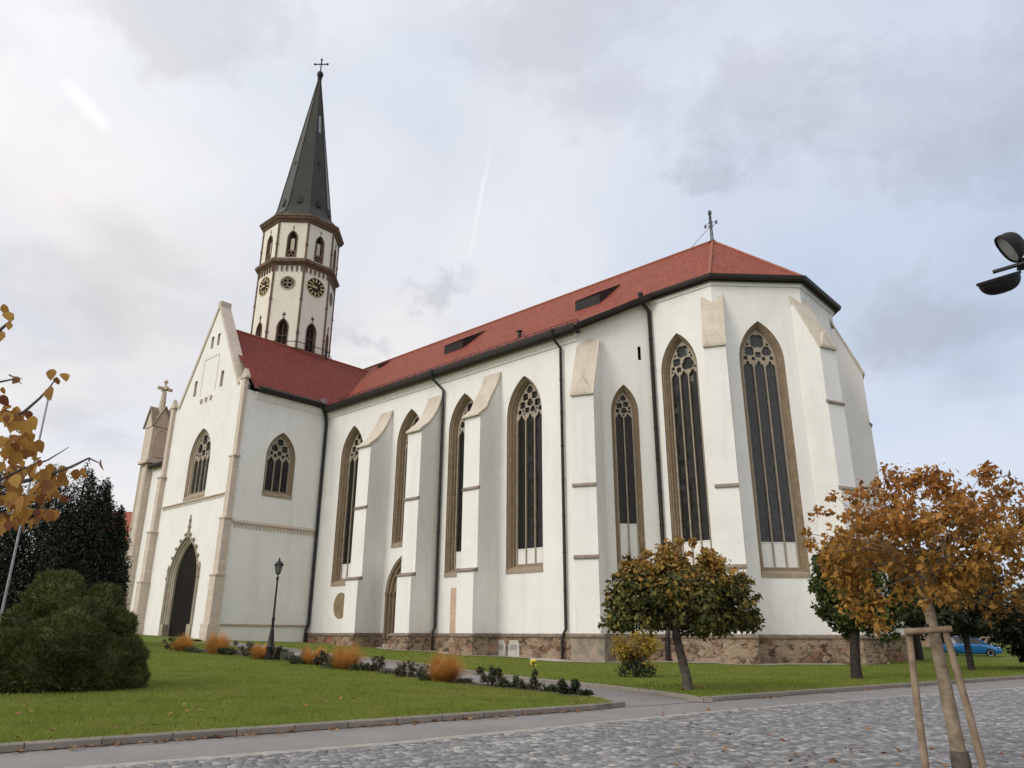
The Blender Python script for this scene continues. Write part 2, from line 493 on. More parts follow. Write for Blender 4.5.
def make_leaf(name, stops, trans=0.25, zmix=None, rough=0.6, patch=None):
    """colour by leaf, with clumps; zmix=(z0, z1, stops) turns upper leaves another autumn colour."""
    m, nt, b = new_mat(name, rough, 0.3)
    g = nd(nt, 'ShaderNodeNewGeometry')
    cl = noise(nt, g.outputs['Position'], 1.3, 3.0)
    f = nd(nt, 'ShaderNodeMath', {0: nd(nt, 'ShaderNodeMath', {0: g.outputs['Random Per Island'], 1: 0.62}, operation='MULTIPLY').outputs[0],
                                  1: nd(nt, 'ShaderNodeMath', {0: cl, 1: 0.42}, operation='MULTIPLY').outputs[0]}, operation='ADD').outputs[0]
    c = ramp(nt, f, stops)
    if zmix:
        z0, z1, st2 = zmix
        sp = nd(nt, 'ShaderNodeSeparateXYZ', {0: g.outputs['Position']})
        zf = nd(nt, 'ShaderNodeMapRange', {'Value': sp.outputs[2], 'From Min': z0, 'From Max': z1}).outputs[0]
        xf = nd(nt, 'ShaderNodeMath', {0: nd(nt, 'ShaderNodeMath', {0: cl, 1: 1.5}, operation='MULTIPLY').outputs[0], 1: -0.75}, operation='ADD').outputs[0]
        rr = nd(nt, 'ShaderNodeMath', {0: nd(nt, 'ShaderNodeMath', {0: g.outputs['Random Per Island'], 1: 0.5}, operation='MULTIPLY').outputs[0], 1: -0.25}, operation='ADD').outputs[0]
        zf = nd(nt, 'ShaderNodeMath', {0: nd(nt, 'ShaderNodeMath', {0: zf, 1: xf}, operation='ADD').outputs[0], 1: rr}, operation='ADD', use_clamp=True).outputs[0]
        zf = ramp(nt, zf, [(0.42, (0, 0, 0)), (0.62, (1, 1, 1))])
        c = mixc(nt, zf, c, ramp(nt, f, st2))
    if patch:
        pn = noise(nt, g.outputs['Position'], patch[0], 5.0, 0.65)
        c = mixc(nt, ramp(nt, pn, [(0.46, (0, 0, 0)), (0.66, (.75, .75, .75))]), c, patch[1])
        pn2 = noise(nt, scaled(nt, g.outputs['Position'], (1.0, 1.0, 0.2)), patch[0] * 2.7, 4.0, 0.6)
        c = mixc(nt, ramp(nt, pn2, [(0.50, (0, 0, 0)), (0.72, (.6, .6, .6))]), c, patch[2])
    nt.links.new(c, b.inputs['Base Color'])
    tr = nd(nt, 'ShaderNodeBsdfTranslucent', {'Color': c})
    mx = nd(nt, 'ShaderNodeMixShader', {0: trans, 1: b.outputs[0], 2: tr.outputs[0]})
    out = [n for n in nt.nodes if n.type == 'OUTPUT_MATERIAL'][0]
    nt.links.new(mx.outputs[0], out.inputs[0])
    return m


PLASTER = make_plaster('white_plaster', (0.795, 0.782, 0.757), (0.65, 0.63, 0.595))
PLASTER_T = make_plaster('tower_plaster', (0.74, 0.70, 0.62), (0.60, 0.56, 0.48))
STONE = make_blocks('pale_stone', [(0.62, 0.54, 0.46), (0.55, 0.46, 0.39), (0.47, 0.41, 0.345)], 0.9, 0.42, (0.44, 0.385, 0.32), bs=0.25)
COPING = make_blocks('coping_stone', [(0.60, 0.545, 0.46), (0.54, 0.48, 0.40), (0.47, 0.42, 0.345)], 1.2, 0.6, (0.45, 0.40, 0.33), bs=0.3, weather=(0.38, 0.335, 0.27))
TANSTONE = make_blocks('tan_window_stone', [(0.31, 0.24, 0.16), (0.23, 0.17, 0.11), (0.19, 0.145, 0.10)], 5.0, 0.42, (0.15, 0.115, 0.08), bs=0.4)
TRACERY = noisy('tracery_stone', [(0.3, (0.28, 0.24, 0.19)), (0.7, (0.40, 0.35, 0.28))], 2.0)
SILL = noisy('sill_stone', [(0.3, (0.27, 0.215, 0.155)), (0.7, (0.38, 0.31, 0.235))], 2.0)
SETOFF = noisy('set_off_stone', [(0.3, (0.175, 0.145, 0.115)), (0.7, (0.28, 0.235, 0.19))], 2.0)
RUBBLE = make_rubble('plinth_rubble')
PLINTH_CAP = noisy('plinth_cap_stone', [(0.3, (0.12, 0.09, 0.065)), (0.7, (0.26, 0.21, 0.16))], 2.5)
PLINTH_BLOCK = noisy('plinth_block_stone', [(0.3, (0.15, 0.13, 0.11)), (0.55, (0.30, 0.25, 0.19)), (0.75, (0.40, 0.29, 0.21))], 1.6, bs=0.5)
TILE = make_tiles('red_roof_tiles', (0.320, 0.074, 0.042), (0.200, 0.045, 0.029), (0.225, 0.070, 0.048))
TILE_D = make_tiles('dark_red_roof_tiles', (0.245, 0.042, 0.030), (0.140, 0.027, 0.021), (0.165, 0.042, 0.033))  # darker copy of the red tiles, moss and shading put into the colour
RIDGE = noisy('ridge_tiles', [(0.3, (0.25, 0.08, 0.05)), (0.7, (0.34, 0.13, 0.085))], 4.0)
DARKMETAL = noisy('dark_sheet_metal', [(0.3, (0.013, 0.010, 0.009)), (0.7, (0.028, 0.021, 0.018))], 3.0, rough=0.5, spec=0.3, bs=0.1)
GREENPIPE = noisy('dark_green_pipe', [(0.3, (0.013, 0.015, 0.014)), (0.7, (0.027, 0.029, 0.026))], 3.0, rough=0.5, spec=0.3, bs=0.1)
SOFFIT = noisy('soffit_boards', [(0.3, (0.36, 0.25, 0.19)), (0.7, (0.47, 0.35, 0.28))], 2.0)
GLASS = make_glass('leaded_glass', (0.009, 0.0085, 0.008), 0.25, (0.028, 0.026, 0.023))
GLASS_B = make_glass('grey_leaded_glass', (0.021, 0.021, 0.0225), 0.40, (0.062, 0.061, 0.060))
DOOR_VOID = noisy('door_and_void_dark', [(0.3, (0.008, 0.006, 0.005)), (0.7, (0.018, 0.014, 0.012))], 6.0, rough=0.75, spec=0.12)  # near-black door wood; also paints the dark of porch, slit and tower openings
SPIRE = make_blocks('spire_sheet', [(0.040, 0.039, 0.031), (0.031, 0.031, 0.026), (0.060, 0.059, 0.048)], 0.6, 2.4, (0.022, 0.022, 0.02), rough=0.40, bs=0.25, msize=0.02)
BROWNSTONE = noisy('brown_trim_stone', [(0.3, (0.105, 0.066, 0.049)), (0.7, (0.195, 0.130, 0.100))], 1.8)
GOLD = noisy('gilding', [(0.3, (0.52, 0.38, 0.17)), (0.7, (0.66, 0.51, 0.26))], 8.0, rough=0.35, spec=0.6, metal=0.4)
CLOCKBLACK = noisy('clock_face_paint', [(0.3, (0.020, 0.014, 0.010)), (0.7, (0.035, 0.024, 0.016))], 4.0)
IRON = noisy('black_iron', [(0.3, (0.007, 0.007, 0.007)), (0.7, (0.017, 0.016, 0.016))], 8.0, rough=0.5, spec=0.3)
STEEL = noisy('galvanised_steel', [(0.3, (0.20, 0.21, 0.22)), (0.7, (0.33, 0.34, 0.36))], 6.0, rough=0.4, spec=0.5, metal=0.5)
DARKSTEEL = noisy('weathered_steel', [(0.3, (0.055, 0.058, 0.065)), (0.7, (0.12, 0.125, 0.135))], 6.0, rough=0.5)
OCHRE = noisy('faded_fresco', [(0.35, (0.20, 0.15, 0.085)), (0.65, (0.30, 0.235, 0.15))], 3.0)
PINKSTONE = noisy('pink_render', [(0.35, (0.50, 0.36, 0.27)), (0.65, (0.60, 0.45, 0.35))], 2.0)
PLAQUE = noisy('plaque_stone', [(0.35, (0.42, 0.40, 0.36)), (0.65, (0.55, 0.53, 0.48))], 4.0)
PLAQUE_T = noisy('plaque_grey', [(0.35, (0.25, 0.25, 0.24)), (0.65, (0.33, 0.33, 0.32))], 9.0)
BARK = noisy('brown_bark', [(0.3, (0.050, 0.042, 0.034)), (0.7, (0.13, 0.11, 0.088))], 7.0, bs=0.7, bd=0.03, bscale=18)
BARK_PALE = noisy('pale_bark', [(0.3, (0.15, 0.115, 0.080)), (0.55, (0.26, 0.205, 0.145)), (0.75, (0.36, 0.29, 0.215))], 7.0, bs=0.6, bd=0.02, bscale=22)
BARK_DARK = noisy('dark_bark', [(0.3, (0.018, 0.014, 0.012)), (0.7, (0.05, 0.040, 0.032))], 7.0, bs=0.6, bd=0.03, bscale=18)
WOOD = noisy('stake_wood', [(0.3, (0.15, 0.105, 0.065)), (0.5, (0.235, 0.175, 0.12)), (0.75, (0.34, 0.27, 0.19))], 5.0, bs=0.4, bscale=30)
TIE = noisy('dark_tie', [(0.3, (0.02, 0.02, 0.02)), (0.7, (0.04, 0.04, 0.04))], 8.0)
KERB = make_blocks('kerb_stone', [(0.27, 0.24, 0.205), (0.21, 0.19, 0.165), (0.15, 0.13, 0.11)], 1.0, 5.0, (0.06, 0.055, 0.05), bs=0.5)
LINE = noisy('pale_edging_stone', [(0.3, (0.25, 0.228, 0.205)), (0.7, (0.40, 0.37, 0.34))], 3.6, bs=0.5)

LEAF_GREEN = make_leaf('linden_leaf', [(0.2, (0.022, 0.030, 0.006)), (0.42, (0.050, 0.062, 0.012)), (0.65, (0.115, 0.110, 0.022)), (0.9, (0.26, 0.185, 0.045))],
                       0.18, (2.25, 4.4, [(0.2, (0.20, 0.11, 0.020)), (0.6, (0.32, 0.16, 0.028)), (0.9, (0.25, 0.20, 0.05))]))
LEAF_DEEP = make_leaf('green_tree_leaf', [(0.2, (0.017, 0.030, 0.005)), (0.5, (0.040, 0.062, 0.010)), (0.8, (0.090, 0.115, 0.020)), (1.0, (0.15, 0.15, 0.035))], 0.2)
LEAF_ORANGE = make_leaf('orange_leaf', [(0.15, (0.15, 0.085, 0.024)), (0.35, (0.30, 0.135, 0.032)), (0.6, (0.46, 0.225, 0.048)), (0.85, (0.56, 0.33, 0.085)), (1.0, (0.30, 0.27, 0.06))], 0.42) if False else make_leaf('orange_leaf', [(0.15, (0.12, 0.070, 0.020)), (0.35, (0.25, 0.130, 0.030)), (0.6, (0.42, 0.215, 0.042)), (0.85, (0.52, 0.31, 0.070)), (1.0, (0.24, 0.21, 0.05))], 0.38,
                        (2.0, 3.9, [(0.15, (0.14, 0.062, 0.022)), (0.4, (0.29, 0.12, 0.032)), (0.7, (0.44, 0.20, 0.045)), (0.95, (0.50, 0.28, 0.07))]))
LEAF_NEAR = make_leaf('amber_leaf', [(0.15, (0.16, 0.050, 0.030)), (0.4, (0.34, 0.16, 0.042)), (0.7, (0.50, 0.28, 0.060)), (0.95, (0.60, 0.40, 0.10))], 0.4)
LEAF_DARK = make_leaf('dark_tree_leaf', [(0.2, (0.012, 0.016, 0.007)), (0.6, (0.026, 0.032, 0.012)), (0.9, (0.055, 0.055, 0.02))], 0.12)  # dark green foliage of the trees at the back and two bed bushes
NEEDLE_DARK = make_leaf('yew_needle', [(0.2, (0.009, 0.013, 0.008)), (0.6, (0.020, 0.027, 0.014)), (0.95, (0.045, 0.050, 0.024))], 0.08)
NEEDLE = make_leaf('juniper_needle', [(0.2, (0.034, 0.042, 0.010)), (0.55, (0.072, 0.084, 0.020)), (0.95, (0.15, 0.15, 0.040))], 0.15)
YELLOWLEAF = make_leaf('yellow_shrub_leaf', [(0.2, (0.16, 0.12, 0.03)), (0.5, (0.38, 0.26, 0.04)), (0.9, (0.50, 0.32, 0.05))], 0.3)
STRAW = make_leaf('orange_grass_blade', [(0.2, (0.42, 0.19, 0.045)), (0.5, (0.62, 0.31, 0.075)), (0.9, (0.66, 0.45, 0.19))], 0.45)
DUSK = make_leaf('dark_perennial_leaf', [(0.2, (0.026, 0.026, 0.014)), (0.6, (0.065, 0.058, 0.030)), (0.95, (0.15, 0.11, 0.055))], 0.2)
SAGE = make_leaf('grey_green_leaf', [(0.2, (0.05, 0.06, 0.04)), (0.6, (0.10, 0.115, 0.08)), (0.95, (0.20, 0.20, 0.15))], 0.2)
BUSHGREEN = make_leaf('bush_leaf', [(0.2, (0.018, 0.027, 0.010)), (0.6, (0.040, 0.055, 0.018)), (0.95, (0.075, 0.085, 0.03))], 0.15)
GRASSBLADE = make_leaf('grass_blade', [(0.2, (0.130, 0.190, 0.023)), (0.5, (0.205, 0.262, 0.037)), (0.8, (0.27, 0.30, 0.058)), (1.0, (0.32, 0.29, 0.11))], 0.4, patch=(.30, (0.275, 0.255, 0.070), (0.095, 0.150, 0.022)))
FALLEN = make_leaf('fallen_leaf', [(0.2, (0.10, 0.045, 0.02)), (0.6, (0.26, 0.11, 0.035)), (0.95, (0.40, 0.24, 0.09))], 0.1)
ROSE = noisy('yellow_petals', [(0.3, (0.65, 0.45, 0.05)), (0.7, (0.75, 0.60, 0.12))], 20.0)


def make_ground_mats():
    m, nt, b = new_mat('lawn_soil', 0.95, 0.1)
    g = nd(nt, 'ShaderNodeNewGeometry').outputs['Position']
    n = noise(nt, g, 0.5, 6.0, 0.65)
    c = ramp(nt, n, [(0.25, (0.085, 0.125, 0.018)), (0.5, (0.125, 0.165, 0.027)), (0.75, (0.195, 0.205, 0.050))])
    n2 = noise(nt, g, 22.0, 3.0, 0.7)
    c = mixc(nt, ramp(nt, n2, [(0.4, (0, 0, 0)), (0.7, (0.6, 0.6, 0.6))]), c, (0.085, 0.098, 0.026))
    nt.links.new(c, b.inputs['Base Color'])
    bump(nt, b, noise(nt, g, 28.0, 4.0, 0.7), 0.6, 0.04)
    lawn = m

    m, nt, b = new_mat('asphalt', 0.85, 0.3)
    g = nd(nt, 'ShaderNodeNewGeometry').outputs['Position']
    n = noise(nt, g, 0.6, 6.0, 0.6)
    c = ramp(nt, n, [(0.3, (0.205, 0.192, 0.186)), (0.7, (0.275, 0.260, 0.252))])
    n2 = noise(nt, g, 60.0, 2.0, 0.6)
    c = mixc(nt, ramp(nt, n2, [(0.35, (0, 0, 0)), (0.75, (0.4, 0.4, 0.4))]), c, (0.13, 0.122, 0.116))
    nt.links.new(c, b.inputs['Base Color'])
    n3 = noise(nt, g, 1.7, 6.0, 0.7, 0.8)
    c2 = mixc(nt, ramp(nt, n3, [(0.52, (0, 0, 0)), (0.66, (0.45, 0.45, 0.45))]), c, (0.17, 0.158, 0.150))
    nt.links.new(c2, b.inputs['Base Color'])
    bump(nt, b, n2, 0.35, 0.01)
    asphalt = m

    m, nt, b = new_mat('cobble_setts', 0.60, 0.4)
    g = nd(nt, 'ShaderNodeNewGeometry').outputs['Position']
    rot = nd(nt, 'ShaderNodeMapping', {'Vector': g, 'Rotation': (0, 0, radians(-35)), 'Scale': (1, 1, 0)}).outputs[0]
    wob = nd(nt, 'ShaderNodeTexNoise', {'Vector': rot, 'Scale': 1.1, 'Detail': 2.0}).outputs['Color']
    wob2 = nd(nt, 'ShaderNodeVectorMath', {0: scaled(nt, wob, (0.35, 0.35, 0.0)), 1: rot}, operation='ADD').outputs[0]
    br = nd(nt, 'ShaderNodeTexBrick', {'Vector': wob2, 'Color1': (0, 0, 0, 1), 'Color2': (1, 1, 1, 1), 'Mortar': (0, 0, 0, 1), 'Scale': 1.0,
                                       'Mortar Size': 0.011, 'Mortar Smooth': 0.6, 'Bias': -0.05, 'Brick Width': 0.19, 'Row Height': 0.125})
    tone = ramp(nt, br.outputs[0], [(0.0, (0.055, 0.054, 0.054)), (0.35, (0.105, 0.102, 0.102)), (0.7, (0.16, 0.155, 0.152)), (0.92, (0.31, 0.295, 0.28))])
    mott = noise(nt, scaled(nt, rot, (1.2, 2.0, 1.0)), 2.6, 5.0, 0.7)
    tone = mixc(nt, ramp(nt, mott, [(0.48, (0, 0, 0)), (0.72, (0.75, 0.75, 0.75))]), tone, (0.26, 0.25, 0.24))
    sand = noise(nt, rot, 0.35, 5.0, 0.6)
    tone = mixc(nt, ramp(nt, sand, [(0.55, (0, 0, 0)), (0.75, (0.45, 0.45, 0.45))]), tone, (0.18, 0.165, 0.145))
    c = mixc(nt, br.outputs['Fac'], tone, (0.055, 0.050, 0.043))
    nt.links.new(c, b.inputs['Base Color'])
    h = nd(nt, 'ShaderNodeMath', {0: nd(nt, 'ShaderNodeMath', {0: 1.0, 1: br.outputs['Fac']}, operation='SUBTRACT').outputs[0],
                                  1: nd(nt, 'ShaderNodeMath', {0: noise(nt, rot, 26.0, 3.0), 1: 0.6}, operation='MULTIPLY').outputs[0]}, operation='ADD').outputs[0]
    bump(nt, b, h, 0.8, 0.02)
    cobble = m
    m, nt, b = new_mat('stone_sett', 0.55, 0.4)
    g = nd(nt, 'ShaderNodeNewGeometry')
    pos = g.outputs['Position']
    big = noise(nt, pos, 0.55, 5.0, 0.65)
    f = nd(nt, 'ShaderNodeMath', {0: nd(nt, 'ShaderNodeMath', {0: g.outputs['Random Per Island'], 1: 0.78}, operation='MULTIPLY').outputs[0],
                                  1: nd(nt, 'ShaderNodeMath', {0: big, 1: 0.40}, operation='MULTIPLY').outputs[0]}, operation='ADD').outputs[0]
    tone = ramp(nt, f, [(0.15, (0.105, 0.104, 0.106)), (0.45, (0.16, 0.159, 0.161)), (0.7, (0.215, 0.211, 0.210)), (0.85, (0.275, 0.268, 0.262)), (0.98, (0.39, 0.38, 0.365))])
    fine = noise(nt, pos, 24.0, 4.0, 0.7)
    tone = mixc(nt, ramp(nt, fine, [(0.4, (0, 0, 0)), (0.75, (.5, .5, .5))]), tone, (0.12, 0.115, 0.11))
    nt.links.new(tone, b.inputs['Base Color'])
    bump(nt, b, fine, 0.5, 0.008)
    global SETT
    SETT = m
    gravel = noisy('pale_gravel', [(0.3, (0.27, 0.255, 0.225)), (0.7, (0.44, 0.42, 0.385))], 3.0, bs=0.7, bscale=30)
    earth = noisy('bed_soil', [(0.3, (0.030, 0.022, 0.016)), (0.7, (0.075, 0.055, 0.04))], 3.0, bs=0.8, bd=0.05, bscale=14)
    return lawn, asphalt, cobble, gravel, earth


LAWN, ASPHALT, COBBLE, GRAVEL, EARTH = make_ground_mats()

# ------------------------------------------------------------------ terrain
KD = (0.798, 0.603)
K0 = (2.57, 18.88)


def tz(x, y):
    q = -(x - K0[0]) * KD[1] + (y - K0[1]) * KD[0]
    return (0.036 * max(0.0, 4.5 - x) + 0.028 * max(0.0, x - 20)) * min(1.0, max(0.0, q) / 38.0) if x > -60 else \
        0.036 * 64.5 * min(1.0, max(0.0, q) / 38.0)


def terrain_sheet(poly, step, zoff, mat, name, m=None, skirt=0.0):
    """a sheet that follows the ground inside a polygon; skirt > 0 gives it a vertical edge down."""
    bd = []
    n = len(poly)
    for i in range(n):
        a, b = Vector(poly[i]), Vector(poly[(i + 1) % n])
        k = max(1, int((b - a).length / step))
        bd += [a.lerp(b, j / k) for j in range(k)]
    xs = [p[0] for p in poly]
    ys = [p[1] for p in poly]
    rnd = random.Random(5)
    pts = list(bd)
    inside = []

    def isin(x, y):
        c = False
        for i in range(n):
            (x0, y0), (x1, y1) = poly[i], poly[(i + 1) % n]
            if (y0 > y) != (y1 > y) and x < (x1 - x0) * (y - y0) / (y1 - y0) + x0:
                c = not c
        return c
    x = min(xs) + step / 2
    while x < max(xs):
        y = min(ys) + step / 2
        while y < max(ys):
            q = (x + rnd.uniform(-.2, .2) * step, y + rnd.uniform(-.2, .2) * step)
            if isin(*q):
                inside.append(Vector(q))
            y += step
        x += step
    edges = [(i, (i + 1) % len(bd)) for i in range(len(bd))]
    v, e, f, *_ = geometry.delaunay_2d_cdt([p.to_2d() for p in pts + inside], edges, [], 1, 1e-5)
    mb = MB()
    mb.add([(p.x, p.y, tz(p.x, p.y) + zoff) for p in v], [tuple(t) for t in f])
    if skirt:
        for i in range(len(bd)):
            a, b = bd[i], bd[(i + 1) % len(bd)]
            za, zb = tz(*a) + zoff, tz(*b) + zoff
            mb.poly([(a.x, a.y, za), (b.x, b.y, zb), (b.x, b.y, zb - skirt), (a.x, a.y, za - skirt)])
    return obj(name, mb, mat, smooth=60)


def inpoly(poly, x, y):
    c = np.zeros(x.shape, bool)
    n = len(poly)
    for i in range(n):
        (x0, y0), (x1, y1) = poly[i], poly[(i + 1) % n]
        if y0 == y1:
            continue
        c ^= ((y0 > y) != (y1 > y)) & (x < (x1 - x0) * (y - y0) / (y1 - y0) + x0)
    return c


def tz_np(x, y):
    q = -(x - K0[0]) * KD[1] + (y - K0[1]) * KD[0]
    a = 0.036 * np.clip(4.5 - x, 0, 64.5) + np.where(x > -60, 0.028 * np.clip(x - 20, 0, None), 0)
    return a * np.clip(q / 38, 0, 1)


def kpt(s, off=0.0):
    """a point on the kerb line, s metres along from its tip, off metres back from it."""
    return (K0[0] + KD[0] * s - KD[1] * off, K0[1] + KD[1] * s + KD[0] * off)


# the base ground reaches the horizon
gb = MB()
R = [1500, 400, 160, 90]
xs = [-1500, -600, -250, -140, -90, -60] + [x * 4.0 for x in range(-14, 21)] + [100, 140, 250, 600, 1500]
ys = [-1500, -400, -100, -30] + [y * 4.0 for y in range(-4, 36)] + [170, 220, 400, 700, 1500]
gv, gf = [], []
for y in ys:
    for x in xs:
        gv.append((x, y, tz(min(x, 120), min(y, 200)) - 0.02 if True else 0))
W_ = len(xs)
for j in range(len(ys) - 1):
    for i in range(W_ - 1):
        gf.append((j * W_ + i, j * W_ + i + 1, (j + 1) * W_ + i + 1, (j + 1) * W_ + i))
gb.add(gv, gf)
tag(obj('ground', gb, LAWN, smooth=60), 'grassy ground running back under the church and trees', 'ground', kind='structure')

pathL = [(2.35, 19.6), (2.15, 21.6), (0.95, 23.3), (-0.9, 25.6), (-3.5, 30.4), (-5.9, 35.2), (-10.2, 41.0), (-15.5, 47.5), (-24, 57)]
pathR = [(4.95, 20.65), (4.15, 23.2), (2.95, 25.6), (1.1, 28.3), (-1.2, 32.4), (-4.2, 38.4), (-8.9, 44.5), (-14.0, 50.5), (-22.5, 60)]
LEFT_LAWN = [kpt(-0.22, 0.02), kpt(-8, 0), kpt(-16, 0), kpt(-28, 0), kpt(-45, 0), (-60, 40), (-60, 90), (-30, 90), (-24, 57)] + pathL[::-1][1:]
RIGHT_LAWN = [kpt(2.95, 0), kpt(12, 0.1), kpt(25, 0.0), kpt(42, 0.3), kpt(70, 1.0), (70, 120), (-28, 120), (-30, 75)] + pathR[::-1]
SETTS = [kpt(-60, -40), kpt(90, -40), kpt(90, -3.5), kpt(-60, -2.6)]
street_edge = [(-42, -16.5), (-5.16, 10.38), (-1.71, 12.70), (0.74, 14.72), (4.25, 17.70), (9.15, 21.40), (17.06, 26.75), (75, 69)]
tag(terrain_sheet([(-60, -60), (110, -60), (75, 69)] + street_edge[::-1][1:], 5.0, -0.014, COBBLE, 'cobbled_street'), 'grey cobbled street in the foreground', 'street', kind='structure')


def build_setts():
    rs_ = np.random.RandomState(31)
    c, si = cos(radians(35.5)), sin(radians(35.5))
    rowh = .118
    cen, hx, hy, zz, ro = [], [], [], [], []
    for r in range(-80, 200):
        v = r * rowh - 4
        u = -22 + rs_.rand() * .2
        while u < 40:
            L = rs_.uniform(.10, .17)
            cen.append((u + L / 2, v + rs_.normal() * .006))
            hx.append(L / 2 - .007)
            hy.append(rowh / 2 - .007)
            u += L
    cen = np.array(cen)
    hx, hy = np.array(hx), np.array(hy)
    x = cen[:, 0] * c - cen[:, 1] * si
    y = cen[:, 0] * si + cen[:, 1] * c
    th = np.arctan2(x, y)
    d = np.hypot(x, y)
    P = [(-60, -60), (110, -60), (75, 69)] + street_edge[::-1][1:]
    keep = inpoly([(a + .07 * (1 if False else 0), b_ - .10) for a, b_ in P], x, y) & (np.abs(th) < .66) & (d > 9.2) & (d < 42)
    x, y, hx, hy = x[keep], y[keep], hx[keep], hy[keep]
    n = len(x)
    top = rs_.normal(size=n) * .0035 + .012 + .012 * np.sin(x * .8) * np.sin(y * .6)
    a = radians(35.5) + rs_.normal(size=n) * .035
    ca, sa = np.cos(a), np.sin(a)
    tl = rs_.normal(size=(n, 2)) * .018
    rings = []
    for f, dz in ((1.0, -.035), (.97, -.006), (.80, .006)):
        for sx, sy in ((-1, -1), (1, -1), (1, 1), (-1, 1)):
            j = 1 + rs_.normal(size=n) * .03
            lx, ly = sx * hx * f * j, sy * hy * f * j
            rings.append(np.stack([x + lx * ca - ly * sa, y + lx * sa + ly * ca, top + dz + (lx * tl[:, 0] + ly * tl[:, 1])], 1))
    V = np.stack(rings, 1).reshape(-1, 3)
    B = np.arange(n)[:, None] * 12
    F = [B + [8, 9, 10, 11]]
    for k in (0, 4):
        for i in range(4):
            j = (i + 1) % 4
            F.append(B + [k + i, k + j, k + 4 + j, k + 4 + i])
    return np_mesh('street_setts', V, np.concatenate(F), SETT, smooth=False)


tag(build_setts(), 'worn grey stone setts paving the street', 'cobbles', kind='structure')
off = [(x - 0.19, y + 0.26) for x, y in street_edge]
tag(terrain_sheet(street_edge + off[::-1], 3.0, -0.006, LINE, 'edging_strip'), 'thin pale stone edging between cobbles and asphalt', 'edging', kind='structure')
walk = [off[0], kpt(-45, 0.06)] + [kpt(s, 0.06) for s in (-28, -16, -8, -0.25)] + [kpt(3.0, 0.06), kpt(12, 0.16), kpt(25, 0.06), kpt(42, 0.36), kpt(70, 1.06)] + [(74.7, 69.4)] + off[::-1][1:-1]
tag(terrain_sheet(walk, 3.0, -0.004, ASPHALT, 'pavement'), 'grey asphalt pavement beside the cobbled street', 'pavement', kind='structure')
tag(terrain_sheet([kpt(-0.2, 0.07)] + pathL + pathR[::-1] + [kpt(2.9, 0.07)], 1.5, 0.002, ASPHALT, 'footpath'), 'grey asphalt path curving between the two lawns', 'path', kind='structure')
tag(terrain_sheet(LEFT_LAWN, 2.0, 0.09, LAWN, 'left_lawn', skirt=0.0), 'lawn on the left of the path', 'lawn', kind='structure')
tag(terrain_sheet(RIGHT_LAWN, 2.0, 0.09, LAWN, 'right_lawn', skirt=0.0), 'lawn under the church walls on the right of the path', 'lawn', kind='structure')


def kerb(name, pts, label, w=0.16, h=0.115):
    mb = MB()
    P = []
    for i in range(len(pts) - 1):
        a, b = Vector(pts[i]), Vector(pts[i + 1])
        k = max(1, int((b - a).length / 1.0))
        P += [a.lerp(b, j / k) for j in range(k)]
    P.append(Vector(pts[-1]))
    mb.sweep([(0.04, -0.12), (0.04, h - 0.02), (0.02, h), (-w, h), (-w, -0.12)], [(p.x, p.y, tz(p.x, p.y)) for p in P])
    return tag(obj(name, mb, KERB), label, 'kerb', kind='structure')


tip = [kpt(-45, 0), kpt(-28, 0), kpt(-16, 0), kpt(-8, 0), kpt(-1.0, 0), kpt(-0.15, 0.12), (2.72, 19.35), (2.5, 19.9)] + pathL[1:]
kerb('kerb', tip, 'stone kerb along the left lawn, rounding into the path')
kerb('kerb', pathR[::-1] + [kpt(2.95, 0.12), kpt(3.6, 0), kpt(12, 0.1), kpt(25, 0.0), kpt(42, 0.3), kpt(70, 1.0)], 'stone kerb along the lawn below the apse')

# ------------------------------------------------------------------ the church
# local axes: x along the nave towards the apse, y into the building, z up
E1 = (0.7387, -0.6740)
CO = (4.711, 49.851)
church = empty('church', (CO[0], CO[1], 0), atan2(E1[1], E1[0]))
tag(church, 'white Gothic church with red tiled roofs, tall traceried windows and a pointed tower', 'church')
S2 = sqrt(0.5)


class Fr:
    """wall frame: s along d (to the right seen from outside), z up, t outward."""

    def __init__(self, x, y, d):
        self.p = Vector((x, y))
        self.d = Vector(d).normalized()
        self.n = Vector((self.d.y, -self.d.x))

    def __call__(self, s, z, t=0.0):
        q = self.p + self.d * s + self.n * t
        return Vector((q.x, q.y, z))


def arch(hw, z0, zs, zp, sc_=0.0, inset=0.0, n=9, zb=None):
    """pointed arch outline, counter-clockwise from bottom left; inset keeps the arcs concentric."""
    h = zp - zs
    c = (h * h - hw * hw) / (2 * hw)
    Rr = hw + c - inset
    hwi = hw - inset
    pk = sqrt(max(1e-4, Rr * Rr - c * c))
    zb = z0 if zb is None else zb
    pts = [(sc_ - hwi, zb), (sc_ + hwi, zb), (sc_ + hwi, zs)]
    a1 = atan2(pk, c)
    for k in range(1, n):
        a = a1 * k / n
        pts.append((sc_ - c + Rr * cos(a), zs + Rr * sin(a)))
    pts.append((sc_, zs + pk))
    for k in range(n - 1, 0, -1):
        a = a1 * k / n
        pts.append((sc_ + c - Rr * cos(a), zs + Rr * sin(a)))
    pts.append((sc_ - hwi, zs))
    return pts


def circ(cx, cz, r, n=18, lob=0, ph=0.0, dep=0.22):
    out = []
    for k in range(n):
        a = 2 * pi * k / n
        rr = r
        if lob:
            rr = r * (1 - dep + dep * 1.0 * abs(cos((a - ph) * lob / 2)) ** 0.6)
        out.append((cx + rr * cos(a), cz + rr * sin(a)))
    return out


